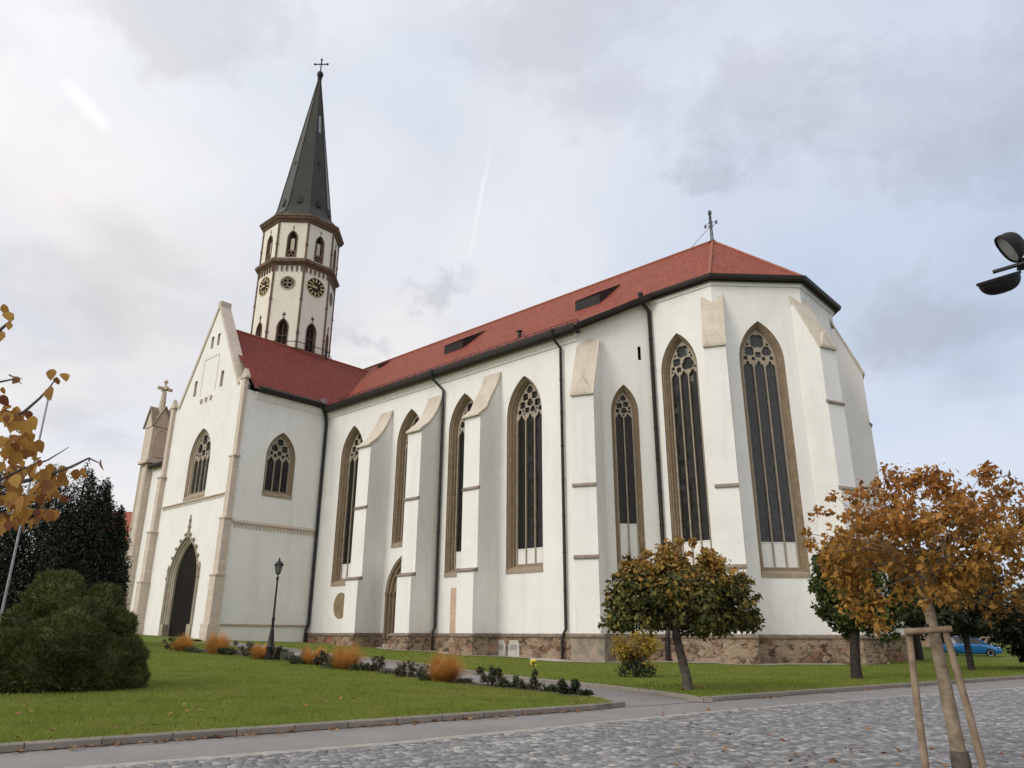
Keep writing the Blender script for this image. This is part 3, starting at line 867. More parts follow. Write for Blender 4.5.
FR_NAVE = Fr(-31.32, 0, (1, 0))
FR_DIAG = Fr(0, 0, (1, 1))
FR_SIDE = Fr(3.84, 3.84, (1, 0))
FR_APSE = Fr(8.86, 3.84, (1, 1))
FR_EAST = Fr(13.32, 8.30, (0, 1))
FR_VEST = Fr(-31.32, -8.8, (0, 1))
FR_FACE = Fr(-46.82, -8.8, (1, 0))


def tracery_holes(style, hw, zs, zp, z_bot, nl, inset):
    """openings of the tracery sheet, in coordinates centred on the window."""
    h = zp - zs
    c = (h * h - hw * hw) / (2 * hw)
    Rr = hw + c - inset
    w = hw - inset

    def halfw(z):            # inner half width at height z
        if z <= zs:
            return w
        d = Rr * Rr - (z - zs) ** 2
        return sqrt(d) - c if d > 0 else -1
    mul = 0.085
    lw = (2 * w - mul * (nl + 1)) / nl
    holes = []
    zh = zs - 0.35                                   # where the lights' heads spring
    for k in range(nl):
        x0 = -w + mul + k * (lw + mul)
        cx = x0 + lw / 2
        holes.append([(cx - lw / 2, z_bot), (cx + lw / 2, z_bot), (cx + lw / 2, zh), (cx + lw * .36, zh + lw * .30), (cx + lw * .22, zh + lw * .34),
                      (cx + lw * .16, zh + lw * .52), (cx, zh + lw * .74), (cx - lw * .16, zh + lw * .52), (cx - lw * .22, zh + lw * .34), (cx - lw * .36, zh + lw * .30), (cx - lw / 2, zh)])
    top = zs + sqrt(max(0, Rr * Rr - c * c))
    # foils above: packed greedily, sizes by style
    occ = []
    zb = zh + lw * .78
    heads = [(-w + mul + k * (lw + mul) + lw / 2) for k in range(nl)]

    def ok(cx, cz, r):
        if cz - r < zb - lw * .45:
            return False
        for a in range(12):
            ax, az = cx + (r + .05) * cos(a * pi / 6), cz + (r + .05) * sin(a * pi / 6)
            if halfw(az) - 0.02 < abs(ax):
                return False
        for hx in heads:                            # keep clear of the light heads
            if sqrt((cx - hx) ** 2 + (cz - (zh + lw * .30)) ** 2) < r + lw * .42 and cz < zb + r:
                return False
            if sqrt((cx - hx) ** 2 + (cz - (zh + lw * .74)) ** 2) < r + .03:
                return False
        return all(sqrt((cx - ox) ** 2 + (cz - oz) ** 2) > r + orr + 0.035 for ox, oz, orr in occ)
    rnd = random.Random(style * 7 + nl)
    seq = {0: (0.235, 0.19, 0.15, 0.11, 0.075), 1: (0.30, 0.21, 0.15, 0.10, 0.07), 2: (0.46, 0.31, 0.20, 0.13, 0.085), 3: (0.32, 0.22, 0.15, 0.10, 0.07)}[style]
    for rf in seq:
        r = rf * w * (1.0 if w > .8 else 1.05)
        if r < 0.05:
            continue
        z = top
        while z > zb - .2:
            xs_ = [0.0] + [s * k * w / 24 for k in range(1, 24) for s in (1, -1)]
            for cx in xs_:
                if ok(cx, z, r):
                    occ.append((cx, z, r))
                    if abs(cx) > 1e-6 and ok(-cx, z, r):
                        occ.append((-cx, z, r))
            z -= w / 24
    for k, (cx, cz, r) in enumerate(occ):
        lob = 0 if r < .10 else (3 if (style + k) % 3 == 0 else 4)
        holes.append(circ(cx, cz, r, 24 if lob else 10, lob, pi / 2 if lob == 3 else pi / 4))
    return holes


def window(fr, sc_, hw, zsill, zs, zp, depth, inset, nl, zglass, style, glass, parent=church, stone=None, frame_t=0.0, name='window'):
    stone = stone or TANSTONE
    mb = MB()
    prof = [(-0.10 if frame_t else 0.0, frame_t), (0.0, frame_t or .012), (0.03, -0.08), (0.10, -0.13), (0.13, -0.22), (0.19, -0.25), (0.25, -depth * .62), (0.30, -depth * .66), (inset, -depth)]
    prof = [(i * (inset / 0.36) if i > 0 else i, t) for i, t in prof]
    prof[-1] = (inset, -depth - .12)
    rings = []
    for i, t in prof:
        zb = zsill + max(0, i) * 1.15
        rings.append([fr(a, b, t) for a, b in arch(hw, zsill, zs, zp, sc_, i, 9, zb)])
    mb.loft(rings)
    w = obj(name, mb, stone, parent, smooth=30)
    # sloping sill
    sb = MB()
    sb.prism([[(sc_ - hw + .005, zsill - .22), (sc_ + hw - .005, zsill - .22), (sc_ + hw - .005, zsill + .02), (sc_ - hw + .005, zsill + .02)]], -0.15, .06, fr)
    wi = hw - inset
    zb = zsill + inset * 1.15
    sb.add([fr(sc_ - hw + .01, zsill + .02, .05), fr(sc_ + hw - .01, zsill + .02, .05), fr(sc_ + wi, zb + .01, -depth), fr(sc_ - wi, zb + .01, -depth)], [(0, 1, 2, 3)])
    obj('sill', sb, SILL, w)
    # tracery: one pierced sheet of stone
    tb = MB()
    holes = tracery_holes(style, hw, zs, zp, zb + .05, nl, inset)
    outer = arch(hw - .0, zsill, zs, zp, 0, inset - .02, 9, zb - .01)
    loops = [outer] + [list(reversed(hh)) for hh in holes]
    tb.prism([[(a + sc_, b) for a, b in L] for L in loops], -depth - .10, -depth + .08, fr)
    obj('tracery', tb, TRACERY, w)
    gb_ = MB()
    z1 = zglass if zglass else zb
    top = arch(hw, zsill, zs, zp, sc_, inset - .03, 9, z1)
    gb_.prism([top], -depth - .10, -depth - .06, fr, back=False)
    obj('leaded_glass', gb_, glass, w)
    if zglass:
        pb = MB()
        pb.prism([[(sc_ - wi - .02, zb - .1), (sc_ + wi + .02, zb - .1), (sc_ + wi + .02, zglass), (sc_ - wi - .02, zglass)]], -depth - .09, -depth - .02, fr, back=False)
        pb.prism([[(sc_ - wi - .02, zglass - .001), (sc_ + wi + .02, zglass - .001), (sc_ + wi + .02, zglass + .07), (sc_ - wi - .02, zglass + .07)]], -depth - .09, -depth + .01, fr)
        obj('blind_panel', pb, PLASTER, w)
    return arch(hw, zsill, zs, zp, sc_, 0, 9)


def wall(name, fr, outline, holes=(), mat=PLASTER, thick=0.0, parent=church):
    mb = MB()
    mb.prism([outline] + [list(reversed(h)) for h in holes], -thick, 0.0, fr, back=thick > 0)
    return obj(name, mb, mat, parent)


def rect(s0, s1, z0, z1):
    return [(s0, z0), (s1, z0), (s1, z1), (s0, z1)]


# --- nave wall with four windows and a side door
hs = []
for sc_, zsill, zg, st in ((4.72, 5.92, 7.6, 0), (13.02, 8.74, 0, 3), (19.70, 6.03, 7.7, 1), (26.19, 5.97, 7.45, 0)):
    hs.append(window(FR_NAVE, sc_, 1.73, zsill, 17.35, 20.4, 0.75, 0.37, 3, zg, st, GLASS))


def side_portal():
    fr, s = FR_NAVE, 12.98
    hw, zb, zs, zp = 2.1, 0.9, 4.8, 7.9
    mb = MB()
    prof = [(0, .02), (.05, -.05), (.18, -.08), (.22, -.25), (.40, -.28), (.44, -.48), (.62, -.52), (.66, -.74), (.86, -.80), (.9, -1.0)]
    mb.loft([[fr(a, b, t) for a, b in arch(hw, zb, zs, zp, s, i, 10)] for i, t in prof])
    w = obj('portal', mb, TANSTONE, church, smooth=30)
    for sg in (-1, 1):
        cb = MB()
        for i, t in ((.10, -.03), (.31, -.24), (.53, -.45), (.76, -.70)):
            x = s + sg * (hw - i)
            cb.tube([fr(x, 1.7, t - .02), fr(x, 4.75, t - .02)], .085, 8)
            cb.prism([rect(x - .13, x + .13, 4.72, 4.92)], t - .16, t + .1, fr)
            cb.prism([rect(x - .14, x + .14, 1.3, 1.72)], t - .17, t + .1, fr)
        obj('column_shafts', cb, TANSTONE, w, smooth=40)
    db = MB()
    db.prism([arch(hw, zb, zs, zp, s, .88, 10)], -1.05, -.98, fr)
    for k in range(-3, 4):
        db.prism([rect(s + k * .33 - .012, s + k * .33 + .012, zb, 5.4)], -.98, -.965, fr)
    obj('door', db, DOOR_VOID, w)
    st = MB()
    for k in range(4):
        st.prism([rect(s - 1.7 + k * .05, s + 1.7 - k * .05, -.4, .25 + k * .22)], -1.0, 1.25 - k * .32, fr)
    obj('steps', st, SILL, w)
    return arch(hw, zb, zs, zp, s, 0, 10)


hs.append(side_portal())
wall('wall', FR_NAVE, rect(0, 31.32, -0.6, 22.75), hs)
ob = MB()
ob.prism([circ(4.66, 4.0, 1.0, 28)], -.02, .015, FR_NAVE)
ob.v = [(x if True else x, y, 4.0 + (z - 4.0) * 1.12) for x, y, z in ob.v]
obj('wall_painting', ob, OCHRE, church)
pbm = MB()
pbm.prism([rect(18.75, 19.55, 1.72, 5.0)], -.02, .012, FR_NAVE)
obj('render_patch', pbm, PINKSTONE, church)

# --- the slanting wall between nave and apse
h2 = window(FR_DIAG, 3.25, 0.97, 5.98, 16.55, 18.6, 0.55, 0.30, 2, 8.75, 3, GLASS)
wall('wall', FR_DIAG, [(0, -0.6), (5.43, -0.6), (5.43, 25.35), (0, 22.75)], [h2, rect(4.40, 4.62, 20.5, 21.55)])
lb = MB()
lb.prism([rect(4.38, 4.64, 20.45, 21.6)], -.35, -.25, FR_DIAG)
obj('loophole', lb, DOOR_VOID, church)  # near-black sheet behind the slit, painting the shade inside it
h3 = window(FR_SIDE, 2.11, 1.42, 5.4, 19.3, 22.05, 0.70, 0.34, 3, 7.45, 2, GLASS)
wall('wall', FR_SIDE, rect(0, 5.02, -0.6, 25.6), [h3])
h4 = window(FR_APSE, 3.07, 1.54, 5.27, 19.35, 22.2, 0.62, 0.34, 3, 7.2, 2, GLASS_B)
wall('wall', FR_APSE, rect(0, 6.31, -0.6, 25.6), [h4])
h5 = window(FR_EAST, 3.15, 1.54, 5.27, 19.35, 22.2, 0.62, 0.34, 3, 7.2, 2, GLASS_B)
wall('wall', FR_EAST, rect(0, 6.29, -0.6, 25.6), [h5])
wall('wall', Fr(13.32, 14.59, (-1, 1)), rect(0, 6.31, -0.6, 25.6))
wall('wall', Fr(8.86, 19.05, (-1, 0)), rect(0, 8.86, -0.6, 25.6))
wall('wall', Fr(0, 22.9, (-1, 0)), rect(0, 48.0, -0.6, 22.75))
wall('wall', Fr(0.0, 19.05, (0, 1)), rect(0, 3.85, -0.6, 22.75))
wall('wall', Fr(-48, 22.9, (0, -1)), [(0, -0.6), (22.9, -0.6), (22.9, 22.7), (11.45, 32.5), (0, 22.7)])

# --- cornices under the eaves
cp = [(0, 0), (.10, 0), (.10, .10), (.16, .16), (.16, .30), (.30, .36), (.30, .62), (0, .62)]
mb = MB()
mb.sweep(cp, [(-31.0, 0, 21.87), (0.0, 0, 21.87)])
mb.sweep(cp, [(3.9, 3.84, 24.83), (8.86, 3.84, 24.83), (13.32, 8.30, 24.83), (13.32, 14.59, 24.83), (8.86, 19.05, 24.83), (3.9, 19.05, 24.83)])
mb.sweep(cp, [(-31.32, -7.9, 22.2), (-31.32, -0.05, 22.2)])
obj('cornice', mb, PLASTER, church)

# --- plinth of rubble stone with a moulded top
mb, mc = MB(), MB()
ring = [(-31.3, 0), (-20.45, 0)], [(-16.2, 0), (0, 0), (3.84, 3.84), (8.86, 3.84), (13.32, 8.30), (13.32, 14.59), (8.86, 19.05), (0, 19.05)]
for seg in ring:
    mb.sweep([(-.1, -1.0), (.26, -1.0), (.22, 1.50), (-.1, 1.50)], [(x, y, 0) for x, y in seg])
    mc.sweep([(-.1, 0), (.30, 0), (.30, .10), (.05, .23), (-.1, .23)], [(x, y, 1.50) for x, y in seg])


# --- buttresses
def buttress(x, y, n, w, ztop, zwall, p1, p2, p3, z1, z2, style, zplinth=1.5, block=None):
    """n: outward direction; p1, p2, p3: projection of the upper, middle and lower stage."""
    nx, ny = Vector(n).normalized()
    fr = Fr(x, y, (-ny, nx))
    X = lambda t, z, s: fr(s, z, t)
    body = MB()
    if style == 'curve':
        top = [(0.0, zwall), (.28, zwall - .75), (.62, zwall - 1.5), (1.05, zwall - 2.2), (1.5, ztop + .62), (1.9, ztop + .3), (p1, ztop)]
    else:
        top = [(0.0, zwall), (p1, ztop)]
    outline = [(-.4, -.6), (p3, -.6), (p3, z2 - .12), (p2, z2 + .12), (p2, z1 - .12), (p1, z1 + .10), (p1, ztop)] + list(reversed(top[:-1])) + [(-.4, zwall)]
    body.prism([outline], -w / 2, w / 2, X)
    bo = obj('buttress', body, PLASTER, church)
    cm = MB()
    if style == 'curve':
        tp = [(-.02, zwall + .16), (.14, zwall + .16)] + [(t + .10, z + .16) for t, z in top[1:-1]] + [(p1 + .22, ztop + .10), (p1 + .24, ztop - .04), (p1 + .10, ztop - .04)]
        bt = [(t - .02, z - .02) for t, z in reversed(top)]
        cm.prism([tp + bt], -w / 2 - .07, w / 2 + .07, X)
    else:
        dz = (zwall - ztop) / p1
        tp = [(-.3, zwall + .3 * dz + .1), (p1 + .16, ztop - .02), (p1 + .16, ztop - .12), (p1 - .02, ztop - .10), (-.3, zwall + .3 * dz - .12)]
        cm.prism([tp], -w / 2 - .05, w / 2 + .05, X)
        # small gablet facing outwards on the sloping cap
        gh = w * .95
        tq = max(.1, p1 - gh / dz)
        a, b_, c_ = X(p1 + .17, ztop, -w * .46), X(p1 + .17, ztop, w * .46), X(p1 + .17 - .28, ztop + gh * .92, 0)
        d_ = X(max(-.1, p1 - gh * .92 / dz), ztop + gh * .92, 0)
        cm.add([a, b_, c_, d_], [(0, 1, 2), (1, 3, 2), (0, 2, 3), (0, 3, 1)])
    obj('coping', cm, COPING, bo)
    for pu_, pl_, z in ((p1, p2, z1), (p2, p3, z2)):
        sm = MB()
        sm.prism([[(pu_ - .05, z + .20), (pl_ + .10, z - .02), (pl_ + .10, z - .10), (pu_ - .05, z - .10)]], -w / 2 - .035, w / 2 + .035, X)
        obj('set_off', sm, SETOFF, bo)
    pw = w / 2 + .26
    pm = block if block is not None else mb
    pm.prism([[(-.3, -1.0), (p3 + .30, -1.0), (p3 + .26, zplinth), (-.3, zplinth)]], -pw, pw, X)
    mc.prism([[(-.3, zplinth + .003), (p3 + .34, zplinth + .003), (p3 + .34, zplinth + .10), (p3 + .04, zplinth + .235), (-.3, zplinth + .235)]], -pw - .06, pw + .06, X)
    return bo


for bx, zt, zw in ((-21.68, 17.15, 20.55), (-15.05, 17.3, 20.65), (-8.40, 17.3, 21.1)):
    buttress(bx, 0, (0, -1), 1.66, zt, zw, 2.2, 2.22, 2.58, 11.8, 5.95, 'curve')
blk = MB()
nb = Vector((-S2 + 1, -S2)) if False else Vector((S2 * 0 + 0.3827, -0.9239))
# the corner buttress stands a little to the right of the nave corner
tb_ = Vector((-nb.y, nb.x))
pB = Vector((0, 0)) + tb_ * 0.78
buttress(pB.x, pB.y, nb, 1.56, 17.15, 21.3, 2.05, 2.05, 2.1, 10.9, 6.3, 'gablet', block=blk)
obj('plinth_block', blk, PLINTH_BLOCK, church)
for (cx, cy), n in (((8.86, 3.84), (.3827, -.9239)), ((13.32, 8.30), (.9239, -.3827)), ((13.32, 14.59), (.9239, .3827)), ((8.86, 19.05), (.3827, .9239))):
    front = n[1] < -.5
    p1_ = 1.35 if n[1] > 0 else 1.65
    buttress(cx, cy, n, 1.40, 19.75, 23.45, p1_, p1_ + .04, p1_ + (.45 if front else .12), 10.4 if front else 15.9, 5.5 if front else 10.3, 'gablet')
obj('plinth', mb, RUBBLE, church)
obj('plinth_cap', mc, PLINTH_CAP, church)

for sx in (24.20, 25.48):
    f_ = Fr(-31.32, 0, (1, 0))
    pm = MB()
    pm.prism([[(sx - .50, .18), (sx + .50, .18), (sx + .50, 1.02), (sx + .30, 1.30), (sx - .30, 1.30), (sx - .50, 1.02)]], .2, .29, f_)
    pl_ = obj('plaque', pm, PLAQUE, church)
    pt = MB()
    pt.prism([rect(sx - .33, sx + .33, .66, 1.0)], .285, .297, f_)
    obj('inscription_panel', pt, PLAQUE_T, pl_)

# --- roofs
AX, AP = 11.45, (5.68, 11.45, 32.75)
EO = 7.95
YK = AX - EO


def roof_z(y):
    yy = y if y <= AX else 2 * AX - y
    return 25.5 + (yy - YK) * SU if yy >= YK else 22.9 + (yy + .6) * SK


t8 = math.tan(pi / 8)
SU, SK = 7.25 / EO, 2.6 / (YK + .6)
XK = YK + .92
e = EO
ce = [(5.72 - 1.5, AX - e), (5.72 + e * t8, AX - e), (5.72 + e, AX - e * t8), (5.72 + e, AX + e * t8), (5.72 + e * t8, AX + e), (5.72 - 1.5, AX + e)]
rm = MB()
zk = 25.5
W0 = -48.4
for sg in (1, -1):
    Y = lambda y: AX + (y - AX) * sg
    quad = [(W0, Y(YK), zk), (XK, Y(YK), zk), (AP[0], AX, AP[2]), (W0, AX, 32.75)]
    kick = [(W0, Y(-.6), 22.9), (.42, Y(-.6), 22.9), (XK, Y(YK), zk), (W0, Y(YK), zk)]
    rm.poly(quad if sg == 1 else quad[::-1])
    rm.poly(kick if sg == 1 else kick[::-1])
    a = [(XK, Y(YK), zk), (ce[1][0], Y(YK), zk), AP]
    rm.poly(a if sg == 1 else a[::-1])
for i in range(1, 4):
    rm.poly([(*ce[i], zk), (*ce[i + 1], zk), AP])
nroof = obj('roof', rm, TILE, church)
# underside and tile thickness
um = MB()
for f in rm.f:
    um.poly([Vector(rm.v[i]) - Vector((0, 0, .14)) for i in reversed(f)])
obj('roof_underside', um, SOFFIT, nroof)
rg = MB()
apv = Vector(AP) + Vector((0, 0, .02))
rg.tube([(W0, AX, 32.77), apv], .13, 8)
for i in range(1, 5):
    rg.tube([(*ce[i], zk + .04), apv], .12, 8)
obj('ridge_tiles', rg, RIDGE, nroof)

tm = MB()
RX, RZ, EX, EZ = -39.05, 31.5, -30.72, 23.15
yr = YK + (31.5 - 25.5) / SU
ye = -.6 + (EZ - 22.9) / SK
kk = (RZ - EZ) / (EX - RX)
# valley on the kick-line of the nave roof
xk = EX - (25.5 - EZ) / kk
tm.poly([(RX, -8.3, RZ), (EX, -8.3, EZ), (EX, ye, EZ), (xk, YK, 25.5), (RX, yr, RZ)])
WX = 2 * RX - EX
tm.poly([(RX, yr, RZ), (2 * RX - xk, YK, 25.5), (WX, ye, EZ), (WX, -8.3, EZ), (RX, -8.3, RZ)])
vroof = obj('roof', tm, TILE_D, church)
rg = MB()
rg.tube([(RX, -8.3, RZ + .02), (RX, yr, RZ + .02)], .13, 8)
obj('ridge_tiles', rg, RIDGE, vroof)
um = MB()
for f in tm.f:
    um.poly([Vector(tm.v[i]) - Vector((0, 0, .12)) for i in reversed(f)])
obj('roof_underside', um, SOFFIT, vroof)

# --- gutters and dark eaves flashing
gm = MB()
gp = [(-.06, -.30), (.10, -.34), (.24, -.26), (.30, -.10), (.30, .02), (.22, .02), (.18, -.10), (.05, -.16), (-.06, -.02)]
eave = [(-30.9, -.6, 22.86), (.42, -.6, 22.86), (XK, YK, 25.46)] + [(*p, 25.46) for p in ce[1:5]] + [(XK, 2 * AX - YK, 25.46)]
gm.sweep(gp, eave[1:])
gm.sweep([(p * 1.25, q * 1.5 - .02) for p, q in gp], eave[:2])
gm.sweep(gp, [(EX, -7.85, EZ - .03), (EX, -.75, EZ - .03)])
# dark sheet-metal strip over the lowest tiles, and the fascia below
fl = MB()
fl.sweep([(.04, .0), (-.42, .34), (-.44, .28), (.0, -.06)], eave[1:])
fl.sweep([(.04, .0), (-.75, .56), (-.78, .49), (.0, -.06)], eave[:2])
fl.sweep([(.04, .0), (-.30, .33), (-.33, .27), (.0, -.06)], [(EX, -7.85, EZ), (EX, -.75, EZ)])
fl.sweep([(-.02, -.02), (-.02, -.42), (-.10, -.42), (-.10, -.02)], eave)
fl.sweep([(-.12, -.40), (-.60, -.40), (-.60, -.36), (-.12, -.36)], eave[:2])
g_ = obj('gutter', gm, DARKMETAL, church, smooth=35)
obj('eaves_flashing', fl, DARKMETAL, g_)
sf = MB()
sf.sweep([(-.10, -.33), (-.75, -.33), (-.75, -.29), (-.10, -.29)], eave[1:3])
sf.sweep([(-.10, -.30), (-.62, -.30), (-.62, -.26), (-.10, -.26)], eave[2:])
obj('soffit', sf, SOFFIT, church)
# snow guard rail along the nave eaves
sg_ = MB()
P0, P1 = Vector((-29, -.25, 23.32)), Vector((.3, -.25, 23.32))
sg_.tube([P0, P1], .035, 6)
sg_.tube([P0 + Vector((0, -.02, .16)), P1 + Vector((0, -.02, .16))], .03, 6)
for k in range(30):
    q = P0.lerp(P1, k / 29)
    sg_.tube([q + Vector((0, .12, -.1)), q + Vector((0, -.02, .2))], .025, 5)
obj('snow_guard', sg_, DARKMETAL, nroof)


def downpipe(pts, r=.095, mat=DARKMETAL, hopper=True):
    m_ = MB()
    m_.tube(pts, r, 10)
    if hopper:
        c = Vector(pts[0])
        m_.lathe([(.0, .22), (.2, .22), (.21, .1), (.12, -.12), (.10, -.25)], c, 10)
    for p, q in zip(pts, pts[1:]):
        p, q = Vector(p), Vector(q)
        if abs(p.z - q.z) > 3:
            n = int(abs(p.z - q.z) / 2.2)
            for k in range(1, n):
                c = p.lerp(q, k / n)
                m_.lathe([(r + .005, -.03), (r + .03, -.03), (r + .03, .03), (r + .005, .03)], c, 10)
    return obj('downpipe', m_, mat, church, smooth=40)


downpipe([(-31.05, -.62, 22.75), (-31.05, -.30, 21.9), (-31.10, -.18, 21.3), (-31.10, -.18, 2.6), (-31.06, -.42, 1.9), (-31.06, -.42, .4)], .14, GREENPIPE)
downpipe([(-14.75, -.95, 22.7), (-14.75, -.75, 22.1), (-14.55, -.42, 21.75), (-13.98, -.22, 21.1), (-13.98, -.22, 2.2), (-13.98, -.46, 1.7), (-13.98, -.46, .2)], .11, GREENPIPE)
downpipe([(-1.55, -.95, 22.7), (-1.55, -.8, 22.2), (-1.35, -.25, 21.6), (-1.35, -.2, 2.0), (-1.45, -.48, 1.5), (-1.45, -.48, -.05)], .105)
downpipe([(3.70, 2.95, 25.35), (3.72, 3.1, 24.9), (3.95, 3.62, 24.3), (3.95, 3.62, 1.9), (3.95, 3.42, 1.4), (3.95, 3.42, 0)], .14)


def dormer(x, y, w, h):
    """low shed dormer: dark louvred front, dark cheeks, tiled lid running back into the roof."""
    z0 = roof_z(y)
    L = h / SU * 3.1
    yb = y + L
    zb = roof_z(yb)
    m_ = MB()
    fr = [(x - w / 2, y, z0 - .1), (x + w / 2, y, z0 - .1), (x + w / 2, y, z0 + h), (x - w / 2, y, z0 + h)]
    m_.poly(fr, 0)
    for sx in (-1, 1):
        m_.poly([(x + sx * w / 2, y, z0 - .1), (x + sx * w / 2, y, z0 + h), (x + sx * w / 2, yb, zb)], 0)
    d = obj('dormer', m_, DARKMETAL, nroof)
    l_ = MB()
    l_.loft([[(x - w / 2 - .12, y - .18, z0 + h + .02), (x + w / 2 + .12, y - .18, z0 + h + .02)], [(x - w / 2 - .12, yb, zb + .05), (x + w / 2 + .12, yb, zb + .05)]], closed=False)
    obj('dormer_roof', l_, TILE, d)
    s_ = MB()
    for k in range(4):
        s_.box((x - w / 2 + .08, y - .04, z0 + .05 + k * h * .23), (x + w / 2 - .08, y + .01, z0 + .05 + k * h * .23 + h * .10))
    obj('louvre', s_, IRON, d)
    return d


dormer(-3.0, 5.5, 2.5, .95)
dormer(-20.0, 6.3, 2.6, .95)
dormer(-36.6, 10.0, .9, .35)
for vx in (-9.1,):
    v_ = MB()
    v_.lathe([(.16, -.3), (.16, .5), (.26, .5), (.26, .58), (.05, .72)], (vx, 3.9, roof_z(3.9)), 10)
    obj('roof_vent', v_, DARKMETAL, nroof, smooth=40)
br = MB()
br.box((-31.28, -.95, 22.9), (-30.72, -.55, 23.75))
obj('valley_chute', br, STEEL, vroof)

# --- cross mast on the apse ridge
cm_ = MB()
ap = Vector(AP)
for dx, dy in ((-.09, -.09), (.09, -.09), (.09, .09), (-.09, .09)):
    cm_.tube([ap + Vector((dx, dy, -.1)), ap + Vector((dx * .6, dy * .6, 2.55))], .028, 5)
for k in range(9):
    z = .1 + k * .27
    s_ = 1 if k % 2 else -1
    cm_.tube([ap + Vector((-.08 * s_, -.08, z)), ap + Vector((.08 * s_, -.07, z + .26))], .018, 4)
    cm_.tube([ap + Vector((.08, -.08 * s_, z)), ap + Vector((.07, .08 * s_, z + .26))], .018, 4)
DX = Vector((.9, -.43, 0))
zc = Vector((0, 0, 1))
for s_ in (-1, 1):
    for dz in (1.52, 1.74):
        cm_.tube([ap + zc * (dz + .06 * -s_), ap + DX * .70 * s_ + zc * (dz - .17 * s_)], .020, 5)
    e_ = ap + DX * .72 * s_ + zc * (1.63 - .17 * s_)
    cm_.lathe([(.03, -.18), (.10, -.10), (.10, .10), (.03, .18)], e_, 6)
cm_.lathe([(.02, -.26), (.17, -.1), (.17, .1), (.02, .28)], ap + zc * 2.72, 6)
for s_ in (-1, 1):
    for dz in (1.15, 2.05):
        cm_.tube([ap + zc * dz, ap + DX * .30 * s_ + zc * (dz + (.34 if dz < 1.5 else -.30) - .1 * s_)], .03, 5)
cm_.lathe([(.30, -.05), (.30, 0), (.14, .12)], ap, 8)
obj('ridge_cross', cm_, DARKSTEEL, church)
sy = MB()
sy.tube([ap + Vector((-2.1, 0, .05)), ap + Vector((-1.1, 0, .75)), ap + Vector((-.05, 0, 1.45))], .022, 5)
obj('stay_rod', sy, DARKSTEEL, church)

# --- vestibule: east wall, gabled street front, corner piers
hv = window(FR_VEST, 4.22, 1.52, 13.66, 17.1, 19.6, 0.42, 0.30, 3, 0, 1, GLASS)
wall('wall', FR_VEST, rect(0, 8.8, -0.6, 22.9), [hv])
mb = MB()
mb.sweep([(0, 0), (.16, .0), (.16, .12), (.0, .30)], [(-31.32, -8.7, 10.78), (-31.32, -.02, 10.78)])
for k in range(24):
    s = .45 + k * .345
    mb.prism([[(s, 10.40), (s + .10, 10.34), (s + .20, 10.40), (s + .24, 10.80), (s - .04, 10.80)]], 0, .07, FR_VEST)
obj('string_course', mb, STONE, church)
mb = MB()
mb.sweep([(0, 0), (.12, 0), (.05, .14), (0, .14)], [(-31.32, -8.7, 2.26), (-31.32, -.02, 2.26)])
obj('base_moulding', mb, SILL, church)

CX = 7.77
gab = [(0, -0.6), (15.5, -0.6), (15.5, 23.6), (13.25, 24.7), (CX, 33.55), (2.29, 24.7), (0, 23.6)]
holes = []
holes.append(window(FR_FACE, CX + .1, 2.15, 13.85, 17.6, 20.55, 0.42, 0.40, 4, 0, 1, GLASS, stone=SILL))


def front_portal():
    fr, s = FR_FACE, CX + .25
    hw, zb, zs, zp = 2.95, .2, 6.0, 10.3
    m_ = MB()
    prof = [(0, .14), (.04, .16), (.12, .12), (.16, -.02), (.30, -.05), (.34, -.16), (.48, -.20), (.52, -.28), (.62, -.30), (.64, -.46)]
    m_.loft([[fr(a, b, t) for a, b in arch(hw, zb, zs, zp, s, i, 12)] for i, t in prof])
    m_.loft([[fr(a, b, t) for a, b in arch(hw, zb, zs, zp, s, 0, 12)] for t in (-.05, .14)])
    p = obj('portal', m_, TRACERY, church, smooth=30)
    # crockets, base blocks and a finial cross
    out = arch(hw + .16, zb, zs, zp + .22, s, 0, 12)
    for k in range(3, len(out) - 1, 2):
        a, b = out[k]
        c_ = MB()
        c_.ball(fr(a, b, .12), (.14, .14, .17), nu=7, nv=5)
        obj('crocket', c_, TRACERY, p, smooth=40)
    for sg in (-1, 1):
        c_ = MB()
        c_.prism([rect(s + sg * hw - (.62 if sg > 0 else .15), s + sg * hw + (.15 if sg > 0 else .62), .2, 2.4)], -.3, .16, fr)
        c_.tube([fr(s + sg * (hw + .12), 2.3, .08), fr(s + sg * (hw + .12), 7.2, .08)], .09, 6)
        c_.lathe([(.14, -.1), (.1, .15), (.02, .55)], fr(s + sg * (hw + .12), 7.2, .08), 6)
        obj('side_pinnacle', c_, TRACERY, p, smooth=40)
    c_ = MB()
    c_.tube([fr(s, 10.0, .1), fr(s, 12.15, .1)], [.13, .055], 6)
    for z, r in ((10.45, .26), (11.05, .20), (11.65, .15)):
        c_.prism([rect(s - r, s + r, z - .06, z + .06)], .02, .18, fr)
        c_.ball(fr(s, z, .1), .12, nu=7, nv=5)
    obj('finial', c_, TRACERY, p, smooth=40)
    d_ = MB()
    d_.prism([arch(hw, zb, zs, zp, s, .60, 12)], -.56, -.46, fr)
    for k in range(-6, 7):
        d_.prism([rect(s + k * .32 - .012, s + k * .32 + .012, zb, 6.6)], -.46, -.445, fr)
    d_.prism([rect(s - 2.0, s + 2.0, 3.35, 3.5)], -.46, -.40, fr)
    obj('door', d_, DOOR_VOID, p)
    return arch(hw, zb, zs, zp, s, 0, 12)


